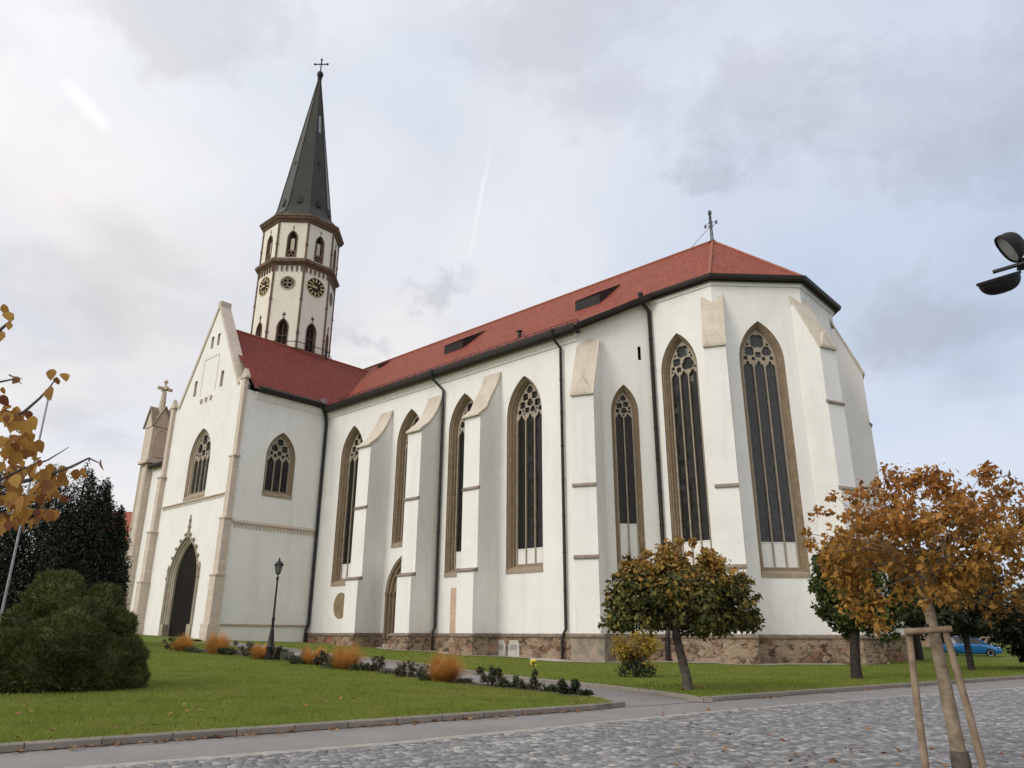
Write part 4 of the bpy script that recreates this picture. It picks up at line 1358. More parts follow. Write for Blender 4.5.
holes.append(front_portal())
sl = [rect(CX - 3.35, CX - 2.75, 24.45, 26.1), rect(CX + 2.2, CX + 2.8, 24.3, 25.95), rect(CX - .95, CX - .42, 29.1, 30.4), rect(CX + .35, CX + .88, 29.1, 30.4)]
wall('wall', FR_FACE, gab, holes + sl)
for r_ in sl:
    (a, z0), (b, _), (_, z1), _ = r_
    sm_ = MB()
    sm_.loft([[FR_FACE(p_, q_, t_) for p_, q_ in r_] for t_ in (.004, -.32)])
    sm_.prism([r_], -.34, -.32, FR_FACE)
    obj('blind_slit', sm_, COPING, church)
mb = MB()
fo = [(CX - 1.75, 24.2), (CX - 1.75, 28.0), (CX + 1.35, 28.0), (CX + 1.35, 24.2)]
for (a, b), (c, d) in zip(fo, fo[1:]):
    if a == c:
        mb.prism([rect(a - .03, a + .03, min(b, d), max(b, d))], 0, .03, FR_FACE)
    else:
        mb.prism([rect(a, c, b - .03, b + .03)], 0, .033, FR_FACE)
for s in (CX - 1.2, CX - .2, CX + .8):
    mb.prism([[(s - .2, 23.75), (s + .2, 23.75), (s + .1, 23.45), (s, 23.25), (s - .1, 23.45)]], 0, .16, FR_FACE)
obj('blind_panel_moulding', mb, STONE, church)
mb = MB()
mb.prism([[(1.3, 13.44), (14.2, 13.44), (14.2, 13.56), (1.3, 13.56)]], 0, .13, FR_FACE)
for k in range(36):
    s = 1.5 + k * .355
    mb.prism([[(s + .03, 13.18), (s + .10, 13.12), (s + .17, 13.18), (s + .19, 13.44), (s + .01, 13.44)]], 0, .06, FR_FACE)
obj('string_course', mb, STONE, church)

# gable parapet with sloping coping
mb = MB()
for sg in (-1, 1):
    a, b = (CX + sg * 6.05, 23.75), (CX, 33.5)
    q = [(a[0], a[1] - .05), (a[0] + sg * .28, a[1] + .1), (CX + sg * .18 * 0, 33.95), (CX, 33.45)]
    if sg < 0:
        q = q[::-1]
    mb.prism([q], -1.0, .12, FR_FACE)
mb.prism([rect(CX - .3, CX + .3, 33.3, 34.1)], -1.0, .14, FR_FACE)
obj('gable_coping', mb, STONE, church)
bk = MB()
bk.prism([[(1.2, 22.8), (14.3, 22.8), (14.3, 23.9), (13.2, 24.5), (CX, 33.3), (2.3, 24.5), (1.2, 23.9)]], -.95, -.45, FR_FACE)
obj('gable_backing', bk, PLASTER, church)


def pier(x, y, w, proj, depth, ztop, levels):
    """clasping corner pier with weathered stages and a little gablet on top."""
    m_ = MB()
    m_.box((x - w / 2 - .14, y - proj - .18, -.6), (x + w / 2 + .14, y + depth, 2.35))
    zz = [2.35] + levels + [ztop]
    for k in range(len(zz) - 1):
        sh = .17 * k
        m_.box((x - w / 2 + sh * .4, y - proj + sh, zz[k]), (x + w / 2 - sh * .4, y + depth, zz[k + 1]))
    c_ = m_
    for k, z in enumerate([2.35] + levels):
        c_.box((x - w / 2 - .07, y - proj + .17 * max(0, k - 1) - .07, z - .06), (x + w / 2 + .07, y + depth + .02, z + .09))
    tp_ = y - proj + .17 * len(levels)
    c_.box((x - w / 2 - .10, tp_ - .08, ztop), (x + w / 2 + .10, y + depth + .02, ztop + .22))
    zt = ztop + .22
    c_.add([(x - w / 2 - .05, tp_, zt), (x + w / 2 + .05, tp_, zt), (x, tp_, zt + .8), (x - w / 2 - .05, y + depth, zt), (x + w / 2 + .05, y + depth, zt), (x, y + depth, zt + .8)],
           [(0, 1, 2), (5, 4, 3), (0, 2, 5, 3), (1, 4, 5, 2), (0, 3, 4, 1)])
    return obj('corner_pier', m_, STONE, church)


pier(-31.5, -8.8, 1.0, .82, .04, 23.9, [6.3, 11.1, 16.6])
pier(-46.2, -8.8, 1.0, .82, .04, 23.9, [6.3, 11.1, 16.6])
wall('wall', Fr(-46.82, 0, (0, -1)), rect(0, 8.8, -0.6, 23.1))

# west annex with a pinnacled corner turret
AF = Fr(-52.7, -7.6, (1, 0))
ha = window(AF, 4.0, 1.0, 11.5, 15.2, 17.0, 0.35, 0.28, 2, 0, 3, GLASS)
wall('wall', AF, rect(0, 5.9, -0.6, 18.9), [ha])
wall('wall', Fr(-52.7, 0, (0, -1)), rect(0, 7.6, -0.6, 18.9))
mb = MB()
mb.poly([(-52.8, -7.95, 18.9), (-46.85, -7.95, 18.9), (-46.85, 0, 22.4), (-52.8, 0, 22.4)])
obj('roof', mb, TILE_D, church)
mb = MB()
mb.sweep([(p * 1.1, q) for p, q in gp], [(-52.4, -7.95, 18.9), (-47.0, -7.95, 18.9)])
obj('gutter', mb, DARKMETAL, church)
mb = MB()
tx, ty, hw = -53.2, -7.6, 1.05
mb.box((tx - hw, ty - .6, -.6), (tx + hw - .5, ty + .2, 19.2))
mb.box((tx - hw - .12, ty - 1.02, 19.2), (tx + hw + .12, ty + 1.32, 19.55))
mb.box((tx - hw + .05, ty - .85, 19.55), (tx + hw - .05, ty + 1.15, 23.3))
for sx in (-1, 1):
    mb.tube([(tx + sx * (hw - .3) - .25, ty - .62, .5), (tx + sx * (hw - .3) - .25, ty - .62, 19.1)], .12, 6)
mb.tube([(tx + hw + .0, ty + 1.1, 19.6), (tx + hw + .0, ty + 1.1, 24.0)], .10, 6)
tur = obj('turret', mb, STONE, church, smooth=30)
mb = MB()
cyy = ty + .15
# four small gables and a cross roof
ra, rb, rc, rd = (tx - hw - .14, ty - 1.02, 23.3), (tx + hw + .14, ty - 1.02, 23.3), (tx + hw + .14, ty + 1.32, 23.3), (tx - hw - .14, ty + 1.32, 23.3)
top_ = (tx, cyy, 25.75)
gw = MB()
for p_, q_ in ((ra, rb), (rb, rc), (rc, rd), (rd, ra)):
    pk = ((p_[0] + q_[0]) / 2, (p_[1] + q_[1]) / 2, 25.7)
    mb.add([p_, q_, pk, top_], [(0, 2, 3), (1, 3, 2)])
    mb.tube([p_, pk], .09, 5)
    mb.tube([q_, pk], .09, 5)
    inn = lambda v: (v[0] + (tx - v[0]) * .08, v[1] + (cyy - v[1]) * .08, v[2])
    gw.poly([inn(p_), inn(q_), (pk[0] + (tx - pk[0]) * .08, pk[1] + (cyy - pk[1]) * .08, pk[2] - .12)])
obj('gable_walls', gw, STONE, tur)
obj('turret_roof', mb, PLINTH_BLOCK, tur)
mb = MB()
f_ = Fr(tx + hw - .04, ty - .85, (0, 1))
mb.prism([arch(.72, 19.9, 22.1, 23.1, 1.0, 0, 6), list(reversed(arch(.72, 19.9, 22.1, 23.1, 1.0, .14, 6, 20.04)))], -.02, .06, f_)
obj('blind_arch', mb, STONE, tur)
mb = MB()
mb.tube([(tx, cyy, 25.2), (tx, cyy, 27.7)], [.40, .26], 8)
mb.lathe([(.36, -.06), (.36, .08)], (tx, cyy, 26.4), 8)
mb.tube([(tx, cyy, 27.7), (tx, cyy, 29.0)], [.15, .12], 6)
mb.box((tx - .16, cyy - .82, 27.9), (tx + .16, cyy + .82, 28.2))
mb.box((tx - .7, cyy - .14, 27.9), (tx + .7, cyy + .14, 28.19))
mb.lathe([(.26, -.1), (.26, .05), (.05, .3)], (tx, cyy, 28.9), 8)
obj('turret_cross', mb, STONE, tur)

# --- octagonal tower
TCX, TCY, TA = -43.26, 2.0, 4.12
TSIDE = 2 * TA * t8
TD = [(cos(a), sin(a)) for a in [k * pi / 4 for k in range(8)]]           # outward normals
TF = []
for nx, ny in TD:
    d = (-ny, nx)
    TF.append(Fr(TCX + nx * TA - d[0] * TSIDE / 2, TCY + ny * TA - d[1] * TSIDE / 2, d))
TR = TA / cos(pi / 8)
octp = lambda r, z: [(TCX + r * cos(pi / 8 + k * pi / 4), TCY + r * sin(pi / 8 + k * pi / 4), z) for k in range(8)]
mb = MB()
for fr in TF:
    h = TSIDE / 2
    hol = [arch(.50, 43.0, 45.4, 46.35, h, 0, 8), arch(.56, 31.2, 34.1, 35.15, h, 0, 8)]
    mb.prism([rect(0, TSIDE, 8, 48.3)] + [list(reversed(x)) for x in hol], 0, 0, fr)
tower = obj('tower', mb, PLASTER_T, church)
mb = MB()
for x, y, z in octp(TR, 0):
    mb.lathe([(.13, 20), (.13, 48.2)], (x, y, 0), 6, ph=0)
    for zz in (33.4, 37.5, 44.5):
        mb.lathe([(.18, zz), (.18, zz + .3)], (x, y, 0), 6)
obj('corner_shafts', mb, BROWNSTONE, tower)
mb = MB()
mb.sweep([(-.05, 41.85), (.12, 41.9), (.20, 42.0), (.46, 42.2), (.52, 42.42), (.46, 42.5), (.42, 42.66), (0, 42.75), (-.05, 42.75)], octp(TR, 0), closed=True)
for fr in TF:
    for k in range(6):
        s = TSIDE * (k + .5) / 6
        mb.prism([[(s - .10, 41.9), (s - .08, 41.3), (s, 41.08), (s + .08, 41.3), (s + .10, 41.9)]], 0, .15, fr)
obj('belt_cornice', mb, BROWNSTONE, tower)
mb = MB()
mb.sweep([(-.05, 47.5), (.14, 47.55), (.22, 47.72), (.46, 47.9), (.50, 48.06), (.60, 48.14), (.60, 48.32), (0, 48.45), (-.05, 48.45)], octp(TR, 0), closed=True)
obj('upper_cornice', mb, BROWNSTONE, tower)
for fr in TF:
    h = TSIDE / 2
    for (hw, zb, zs, zp, up) in ((.50, 43.0, 45.4, 46.35, True), (.56, 31.2, 34.1, 35.15, False)):
        m_ = MB()
        m_.loft([[fr(a, b, t) for a, b in arch(hw, zb, zs, zp, h, i, 8)] for i, t in ((-.11, 0), (-.11, .06), (0, .07), (.03, -.1), (.10, -.3))], 0)
        m_.prism([arch(hw, zb, zs, zp, h, .1, 8)], -.4, -.28, fr, 1)  # near-black panel painting the shade inside the tower opening
        if up:
            m_.prism([rect(h - .22, h + .22, 43.95, 45.5)], -.28, -.22, fr, 2)
            m_.prism([rect(h - .46, h + .46, zb, 43.9), list(reversed(circ(h - .21, 43.58, .15, 10))), list(reversed(circ(h + .21, 43.58, .15, 10))), list(reversed(circ(h, 43.2, .14, 10)))], -.2, -.08, fr, 0)
            m_.tube([fr(h, 46.6, .05), fr(h, 47.05, .05)], .05, 5, 0)
        else:
            m_.prism([rect(h - .03, h + .03, zb, zp - .3)], -.28, -.2, fr, 0)
            m_.prism([rect(h - .44, h + .44, 33.2, 33.3)], -.28, -.2, fr, 0)
            m_.tube([fr(h, 35.3, .05), fr(h, 36.0, .05)], .05, 5, 3)
            m_.prism([rect(h - .2, h + .2, 35.68, 35.78)], .0, .08, fr, 3)
        obj('tower_window', m_, [BROWNSTONE, DOOR_VOID, COPING, IRON], tower)


def clock(fr):
    h = TSIDE / 2
    m_ = MB()
    P = lambda s, z, t: fr(h + s, 39.7 + z, t)
    m_.prism([circ(0, 0, 1.16, 40)], -.05, .05, P, 0)
    m_.prism([circ(0, 0, 1.18, 40), list(reversed(circ(0, 0, 1.13, 40)))], 0, .08, P, 1)
    m_.prism([circ(0, 0, .13, 14)], .05, .085, P, 1)
    for k in range(12):
        a = pi / 2 - k * pi / 6
        c, s = cos(a), sin(a)
        w = .06 if k % 3 else .08
        q = [(.62, -w), (1.04, -w * .9), (1.04, w * .9), (.62, w)]
        m_.prism([[(c * u - s * v, s * u + c * v) for u, v in q]], .04, .07, P, 1)
    for ang, L, w in ((pi / 2 - 2 * pi * (8.83 / 12), .62, .075), (pi / 2 - 2 * pi * (50 / 60), .95, .05)):
        c, s = cos(ang), sin(ang)
        q = [(-.2, -w * .6), (L * .7, -w), (L, 0), (L * .7, w), (-.2, w * .6)]
        m_.prism([[(c * u - s * v, s * u + c * v) for u, v in q]], .07, .10, P, 1)
    return obj('clock_face', m_, [CLOCKBLACK, GOLD], tower)


for k in (0, 2, 4, 6):
    clock(TF[k])
for k in (1, 3, 5, 7):
    fr, h = TF[k], TSIDE / 2
    m_ = MB()
    m_.prism([circ(h, 39.65, .86, 28), list(reversed(circ(h, 39.65, .70, 28)))], 0, .07, fr, 0)
    m_.prism([circ(h, 39.65, .72, 28)], -.02, .02, fr, 1)
    for j in range(4):
        a = pi / 4 + j * pi / 2
        m_.prism([circ(h + .36 * cos(a), 39.65 + .36 * sin(a), .30, 14), list(reversed(circ(h + .36 * cos(a), 39.65 + .36 * sin(a), .23, 14)))], .01, .05, fr, 0)
    obj('rose_window', m_, [TRACERY, DOOR_VOID], tower)
# gallery rail at the foot of the tower windows
mb = MB()
for z, r in ((32.25, TR + .62), (31.5, TR + .62)):
    P = octp(r, z)
    for a, b in zip(P, P[1:] + P[:1]):
        mb.tube([a, b], .05, 5)
for a, b in zip(octp(TR + .62, 31.2), octp(TR + .62, 32.25)):
    mb.tube([a, b], .045, 5)
obj('gallery_rail', mb, DARKMETAL, tower)
# spire
mb = MB()
mb.lathe([(4.75, 48.42), (3.75, 49.5), (3.30, 50.6), (2.95, 53), (.13, 71.9)], (TCX, TCY, 0), 8, ph=pi / 8)
spire = obj('spire', mb, SPIRE, tower)
mb = MB()
for k in range(8):
    a = pi / 8 + k * pi / 4
    mb.tube([(TCX + r * cos(a), TCY + r * sin(a), z) for r, z in ((4.75, 48.45), (3.77, 49.52), (3.32, 50.62), (2.97, 53.02), (.15, 71.9))], .05, 5)
obj('hip_ribs', mb, DARKMETAL, spire)
for k in range(8):
    a = k * pi / 4
    n = Vector((cos(a), sin(a), 0))
    t_ = Vector((-sin(a), cos(a), 0))
    for zz, w, h in ((50.9, .26, 1.05),) + (((57.4, .22, .5),) if k % 2 == 0 else ()) + (((62.5, .16, 2.8),) if k == 0 else ()):
        r = (3.30 - (zz - 50.6) * .1476) * cos(pi / 8)
        c = Vector((TCX, TCY, zz)) + n * r
        m_ = MB()
        X = lambda s, z, t, c=c: c + t_ * s + Vector((0, 0, z)) + n * (t - z * .1476 * .92)
        if h > 2:
            m_.prism([rect(-w, w, 0, h)], -.02, .04, X)
            obj('spire_panel', m_, STEEL, spire)
            continue
        m_.prism([[(-w, 0), (w, 0), (w, h * .7), (0, h), (-w, h * .7)]], -.25, .12 if h > 1 else .06, X)
        obj('spire_dormer', m_, IRON, spire)
mb = MB()
mb.lathe([(.16, 71.5), (.30, 71.75), (.30, 71.9), (.16, 72.0), (.34, 72.2), (.44, 72.55), (.34, 72.9), (.10, 73.05)], (TCX, TCY, 0), 14)
mb.tube([(TCX, TCY, 73), (TCX, TCY, 75.0)], .085, 6)
dd = Vector((.75, .66, 0)).normalized()
c = Vector((TCX, TCY, 74.3))
mb.tube([c - dd * .85, c + dd * .85], .085, 6)
for q in (c - dd * .85, c + dd * .85, Vector((TCX, TCY, 75.05))):
    mb.ball(q, .16, nu=8, nv=6)
obj('spire_cross', mb, IRON, spire, smooth=40)

# ------------------------------------------------------------------ vegetation


def leaf_arrays(clumps, n, size, seed, out=0.55, droop=0.5, aspect=1.55, shell=2.4, fold=0.18, jitter=0.35):
    rs = np.random.RandomState(seed)
    C_ = np.array([[c[0], c[1], c[2]] for c in clumps], float)
    Rr = np.array([[c[3], c[3], c[4] if len(c) > 4 else c[3]] for c in clumps], float)
    w = Rr[:, 0] * Rr[:, 0]
    k = rs.choice(len(C_), n, p=w / w.sum())
    d = rs.normal(size=(n, 3))
    d /= np.linalg.norm(d, axis=1)[:, None]
    rad = rs.rand(n) ** (1 / shell)
    P = C_[k] + d * Rr[k] * rad[:, None] * (1 + rs.normal(size=n) * 0.10)[:, None]
    nrm = d * out + rs.normal(size=(n, 3)) * (1 - out) + np.array([0, 0, 0.25])
    nrm /= np.linalg.norm(nrm, axis=1)[:, None]
    ax = rs.normal(size=(n, 3)) + d * 0.5 + np.array([0, 0, -droop])
    ax -= nrm * (ax * nrm).sum(1)[:, None]
    ax /= np.linalg.norm(ax, axis=1)[:, None] + 1e-9
    sd = np.cross(nrm, ax)
    s = size * (1 + jitter * rs.normal(size=n)).clip(.45, 1.8)
    L, Wd = (s * aspect / 2)[:, None], (s / 2)[:, None]
    f = (s * fold)[:, None]
    V = np.stack([P - ax * L, P + sd * Wd + nrm * f - ax * L * .1, P + ax * L, P - sd * Wd + nrm * f - ax * L * .1], 1)
    F = np.arange(4 * n).reshape(n, 4)
    T = np.concatenate([F[:, [0, 1, 2]], F[:, [0, 2, 3]]])
    return V.reshape(-1, 3), T


def crown(name, clumps, n, size, mat, parent, seed, **k):
    V, F = leaf_arrays(clumps, n, size, seed, **k)
    return np_mesh(name, V, F, mat, parent)


def tree(name, label, base, trunk_pts, trunk_r, clumps, n, size, leafmat, barkmat, seed, group=None, limbs=None, **k):
    """trunk_pts and clumps are relative to the base."""
    t = empty(name, base)
    tag(t, label, 'tree', group)
    mb = MB()
    mb.tube(trunk_pts, trunk_r, 10)
    rnd = random.Random(seed)
    top = Vector(trunk_pts[-1])
    fork = Vector(trunk_pts[-2])
    step = max(1, len(clumps) // (limbs or 16))
    for c in clumps[::step]:
        c = Vector(c[:3])
        st = fork.lerp(top, rnd.random())
        mid = st.lerp(c, .5) + Vector((rnd.uniform(-.1, .1), rnd.uniform(-.1, .1), rnd.uniform(.0, .18))) * (c - st).length * .5
        r0 = trunk_r[-1] * rnd.uniform(.35, .6)
        mb.tube([st, mid, c], [r0, r0 * .6, r0 * .25], 6, caps=False)
    obj('trunk', mb, barkmat, t, smooth=60)
    crown('crown', clumps, n, size, leafmat, t, seed, **k)
    return t


def blob_clumps(rx, ry, rz, cz, n, r, seed, cx=0, cy=0, flat=0.0, inner=.35):
    """clumps filling an ellipsoid, uneven."""
    rs = np.random.RandomState(seed)
    out = []
    while len(out) < n:
        d = rs.normal(size=3)
        d /= np.linalg.norm(d)
        q = inner + (1 - inner) * rs.rand() ** .45
        p = d * q
        if p[2] < -1 + flat:
            continue
        rr = r * rs.uniform(.6, 1.25)
        out.append((cx + p[0] * rx, cy + p[1] * ry, cz + p[2] * rz, rr, rr * .8))
    return out


# clipped linden in front of the apse: flat-bottomed wide crown, turning yellow on top
b = (5.2, 23.5, 0.09)
cl = blob_clumps(1.85, 1.75, 1.30, 2.65, 70, .50, 3, flat=.28, cx=.0)
cl = [c for c in cl if not (c[2] < 1.9 and abs(c[0]) > 1.5)] + [(x, y, 1.95, .48, .36) for x, y in ((-1.6, .3), (1.55, -.2), (.9, -.9), (-.7, .8), (-1.9, -.5), (1.3, .8), (-1.2, -.9), (.3, -1.4), (2.0, .1), (-2.05, 0), (2.05, .4))]
cl += [(q[0], q[1], q[2], .16) for q in blob_clumps(2.25, 2.1, 1.62, 2.7, 60, .1, 5, flat=.30, inner=.92)]
tree('linden_tree', 'low round linden turning yellow on top, in front of the apse', b, [(0, 0, -.2), (.02, 0, .3), (-.10, 0, .9), (-.22, 0, 1.5), (-.15, 0, 2.3)], [.19, .145, .13, .13, .09], cl, 26000, .084, LEAF_GREEN, BARK, 11, limbs=16, shell=2.2, jitter=.5)
# green tree right of it
b = (13.35, 30.6, 0.09)
cl = blob_clumps(1.75, 1.75, 1.75, 3.35, 50, .58, 8, flat=.15, cx=.75, cy=-.2)
cl += [(q[0], q[1], q[2], .18) for q in blob_clumps(2.1, 2.1, 2.1, 3.35, 50, .1, 6, flat=.1, inner=.92, cx=.75, cy=-.2)]
tree('linden_tree', 'dense green round tree with dark trunk, behind the orange staked tree', b, [(0, 0, -.2), (0, 0, .4), (.10, 0, 1.4), (.4, -.1, 2.6)], [.24, .20, .18, .1], cl, 20000, .100, LEAF_DEEP, BARK_DARK, 12, limbs=12, shell=2.4)
# staked orange tree in the street
b = (5.27, 9.62, -0.02)
rs = random.Random(4)
cl = blob_clumps(1.34, 1.25, .80, 2.84, 66, .25, 17, flat=.12, inner=.2, cx=.10)
cl += [(-.65, .4, 1.86, .2), (-.5, .35, 1.76, .16), (-.8, .45, 2.0, .2), (-.1, .2, 2.9, .3), (.3, .3, 2.7, .3), (-.4, .4, 2.75, .3), (.1, .3, 2.4, .3)]
cl += [(0, -.5, 2.35, .26), (.15, -.55, 2.65, .28), (-.3, -.45, 2.5, .25), (.45, -.6, 2.4, .25), (-.1, -.5, 2.1, .18), (.1, -.45, 3.0, .25), (-.35, -.4, 2.9, .25)]
cl += [(1.15, -.35, 3.15, .27), (1.35, -.55, 2.85, .3), (1.3, -.5, 2.45, .28), (1.05, -.6, 2.15, .25), (.8, -.6, 3.35, .24), (1.5, -.7, 3.0, .28), (1.6, -.6, 2.5, .28), (.95, -.35, 1.98, .2), (.55, -.3, 1.95, .2), (-.75, .5, 2.35, .25), (-.65, .45, 2.6, .25), (-1.0, .35, 2.3, .2)]
cl += [(-.95, .3, 2.85, .24), (-1.05, .4, 2.55, .22), (-.75, .45, 2.15, .24), (-.55, .3, 1.98, .18), (-.22, .1, 3.72, .14), (-.30, .1, 3.55, .2), (.35, .2, 3.66, .18), (.45, .1, 3.5, .24), (.9, -.1, 3.2, .25), (1.1, 0, 2.9, .26), (1.05, -.1, 2.45, .26), (.75, -.2, 2.1, .22), (.25, -.1, 2.12, .22), (-.2, .3, 2.2, .24), (.5, .2, 2.2, .22)]
cl += [(q[0] * 1.16, q[1] * 1.16, 2.84 + (q[2] - 2.84) * 1.18, .10) for q in blob_clumps(1.34, 1.25, .80, 2.84, 60, .1, 18, flat=.12, inner=.85, cx=.10)]
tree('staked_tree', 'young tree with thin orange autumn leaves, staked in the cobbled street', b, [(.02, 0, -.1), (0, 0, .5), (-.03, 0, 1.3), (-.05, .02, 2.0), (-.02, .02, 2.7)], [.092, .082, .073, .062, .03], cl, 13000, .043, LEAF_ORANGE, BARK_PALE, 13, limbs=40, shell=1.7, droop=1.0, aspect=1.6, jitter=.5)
# dark wrapping at the foot of its trunk is a guard of reed
mb = MB()
mb.lathe([(.108, -.05), (.106, .26), (.096, .34)], (5.27 + .012, 9.62, 0), 12)
tag(obj('trunk_guard', mb, BARK, smooth=40), 'dark brown wrap round the foot of the staked orange tree', 'trunk wrap')
sup = empty('tree_stakes', (5.1, 9.45, 0))
tag(sup, 'two round wooden stakes joined by a crossbar, holding the orange tree', 'tree stakes')
ST = [((4.83, 9.58, -.15), (4.85, 9.57, .8), (4.875, 9.54, 1.71)), ((5.39, 9.32, -.15), (5.31, 9.33, .8), (5.215, 9.36, 1.71))]
for tri in ST:
    m_ = MB()
    m_.tube([(a - 5.1, b_ - 9.45, c) for a, b_, c in tri], [.043, .042, .039], 10)
    obj('stake', m_, WOOD, sup, smooth=50)
m_ = MB()
m_.tube([(4.80 - 5.1, 9.50 - 9.45, 1.665), (5.27 - 5.1, 9.30 - 9.45, 1.70)], .038, 10)
obj('crossbar', m_, WOOD, sup, smooth=50)
m_ = MB()
m_.tube([(4.80 - 5.1 + .27, 9.52 - 9.45 - .02, 1.68), (5.14 - 5.1, 9.62 - 9.45, 1.74), (5.30 - 5.1, 9.62 - 9.45, 1.74), (4.80 - 5.1 + .42, 9.45 - 9.45 - .02, 1.69)], .022, 6)
obj('tie', m_, TIE, sup)

# trees behind, on the right
cl = blob_clumps(2.6, 2.4, 1.7, 3.3, 46, .75, 21, flat=.2)
tree('shade_tree', 'dark low tree with thin trunk on the lawn in front of the blue car', (22.2, 38.1, tz(22.2, 38.1)), [(0, 0, -.2), (0, 0, 1.2), (.1, 0, 2.6)], [.17, .14, .09], cl, 9000, .17, LEAF_DARK, BARK_DARK, 22, limbs=12)
cl = blob_clumps(2.4, 2.4, 2.3, 4.6, 40, .85, 25, flat=.1)
tree('shade_tree', 'dark tree beside the church corner, far behind the orange tree', (27.6, 53.2, tz(27.6, 53.2)), [(0, 0, -.2), (0, 0, 1.8), (.1, 0, 3.5)], [.30, .26, .14], cl, 7000, .22, LEAF_DARK, BARK_DARK, 26, limbs=10)
cl = blob_clumps(2.1, 2.0, 2.0, 1.9, 36, .7, 29, flat=.0)
tree('dark_shrub_tree', 'dark bushy evergreen at the lawn edge, beyond the orange tree', (27.5, 40.2, tz(27.5, 40.2)), [(0, 0, -.2), (0, 0, .8), (0, 0, 1.8)], [.16, .14, .08], cl, 9000, .16, NEEDLE_DARK, BARK_DARK, 30, limbs=8)
for i, (x, y, h, r, lab) in enumerate(((44, 78, 7.5, 4.2, 'tall dark tree in the row beyond the blue car, nearest the church'), (52, 73, 6.5, 4.0, 'broad lower dark tree in the row beyond the blue car, beside the tallest'),
                                       (61, 70, 7.0, 4.4, 'outermost dark tree in the row beyond the blue car'))):
    cl = blob_clumps(r, r * .8, h * .42, h * .56, 34, r * .32, 40 + i, flat=.1)
    tree('background_tree', lab, (x, y, tz(x, y)), [(0, 0, -.3), (0, 0, h * .25), (.1, 0, h * .5)], [.3, .25, .15], cl, 4500, .36, LEAF_DARK, BARK_DARK, 44 + i, group='dark trees beyond the parked car', limbs=8)

# yews beyond the lawn on the left
yl = ['slim dark yew standing closest to the church wall, lowest of the group', 'dark columnar yew second from the church', 'tallest dark columnar yew of the group beside the church', 'broad dark yew next to the tallest one, behind the round juniper', 'dark yew farthest from the church, hidden behind amber leaves']
for i, (x, y, h, r) in enumerate(((-23.35, 44.4, 7.8, 1.0), (-24.2, 43.9, 9.4, 1.2), (-25.3, 43.4, 10.2, 1.9), (-26.6, 42.5, 10.0, 2.1), (-29.0, 41.6, 9.4, 2.3))):
    rs_ = np.random.RandomState(60 + i)
    cl = []
    nn = 64
    for k in range(nn):
        f = (k + .5) / nn
        a = rs_.rand() * 2 * pi
        rr = r * (1 - f ** 3.2) ** .75 * (.92 + .16 * rs_.rand())
        cl.append((cos(a) * rr * .62, sin(a) * rr * .62, .3 + f * (h - .5), max(.22, rr * .62), max(.4, rr * .95)))
    cl.append((0, 0, h - .35, .16, .55))
    z0 = tz(x, y)
    t = empty('yew_tree', (x, y, z0))
    tag(t, yl[i], 'tree', 'dark yews left of the church')
    m_ = MB()
    m_.tube([(0, 0, -.3), (0, 0, h * .5), (0, 0, h * .9)], [.2, .14, .04], 8)
    obj('trunk', m_, BARK_DARK, t)
    crown('crown', cl, 34000, .066, NEEDLE_DARK, t, 66 + i, droop=-1.6, aspect=2.2, out=.5, shell=2.2)

# globe junipers on the left lawn


def ground_ray(px_, py_, dist):
    d = (_F * FPX + CR * (px_ - 512) - CU * (py_ - 384)).normalized()
    return CAM + d * (dist / sqrt(d.x * d.x + d.y * d.y))


JB = Vector((-11.4, 21.5, tz(-11.4, 21.3) + .05))
lumps = []
for px_, py_, pr, dd_ in ((56, 601, 28, 24.6), (103, 602, 17, 24.4), (82, 627, 28, 23.8), (64, 649, 34, 23.0), (38, 672, 30, 22.8), (94, 668, 30, 23.2), (122, 659, 22, 23.7), (131, 677, 15, 23.4), (12, 658, 25, 23.3), (-16, 664, 30, 23.2), (117, 626, 17, 24.0),
                          (32, 628, 26, 24.6), (72, 676, 24, 22.9), (112, 680, 16, 23.2), (8, 680, 22, 22.8), (-30, 690, 24, 22.8)):
    q_ = ground_ray(px_, py_, dd_) - JB
    lumps.append((q_.x, q_.y, q_.z, pr / 36.0))
for q_ in ((-.9, .6, .6, .9), (-2.2, .4, .6, .9)):
    lumps.append(q_)
jz = tz(-11.4, 21.3) + .05
ju = empty('globe_juniper', (-11.4, 21.5, jz))
tag(ju, 'big rounded green juniper made of several round lumps, on the lawn before the dark yews', 'shrub')
rs_ = np.random.RandomState(71)
LC = np.array([l[:3] for l in lumps])
LR = np.array([l[3] for l in lumps])
n = 120000
k = rs_.choice(len(lumps), n, p=LR ** 2 / (LR ** 2).sum())
d = rs_.normal(size=(n, 3))
d /= np.linalg.norm(d, axis=1)[:, None]
tuf = 1 + .07 * np.sin(d[:, 0] * 4 + k) * np.sin(d[:, 1] * 5 + 2 * k) + .05 * np.sin(d[:, 2] * 9 + k) + .05 * np.sin(d[:, 0] * 15 + d[:, 2] * 13 + 3 * k)
P = LC[k] + d * (LR[k] * tuf * (.86 + .11 * rs_.rand(n)))[:, None]
ax = d + rs_.normal(size=(n, 3)) * .45 + np.array([0, 0, .35])
ax /= np.linalg.norm(ax, axis=1)[:, None]
sd = np.cross(ax, rs_.normal(size=(n, 3)))
sd /= np.linalg.norm(sd, axis=1)[:, None]
L = rs_.uniform(.06, .16, n)[:, None]
V = np.stack([P - sd * .013, P + sd * .013, P + ax * L], 1).reshape(-1, 3)
n2 = 22000
pick = rs_.choice(n, n2, replace=False)
ax2 = d[pick] * .9 + rs_.normal(size=(n2, 3)) * .35 + np.array([0, 0, .55])
ax2 /= np.linalg.norm(ax2, axis=1)[:, None]
sd2 = np.cross(ax2, rs_.normal(size=(n2, 3)))
sd2 /= np.linalg.norm(sd2, axis=1)[:, None]
P2 = P[pick] - d[pick] * .03
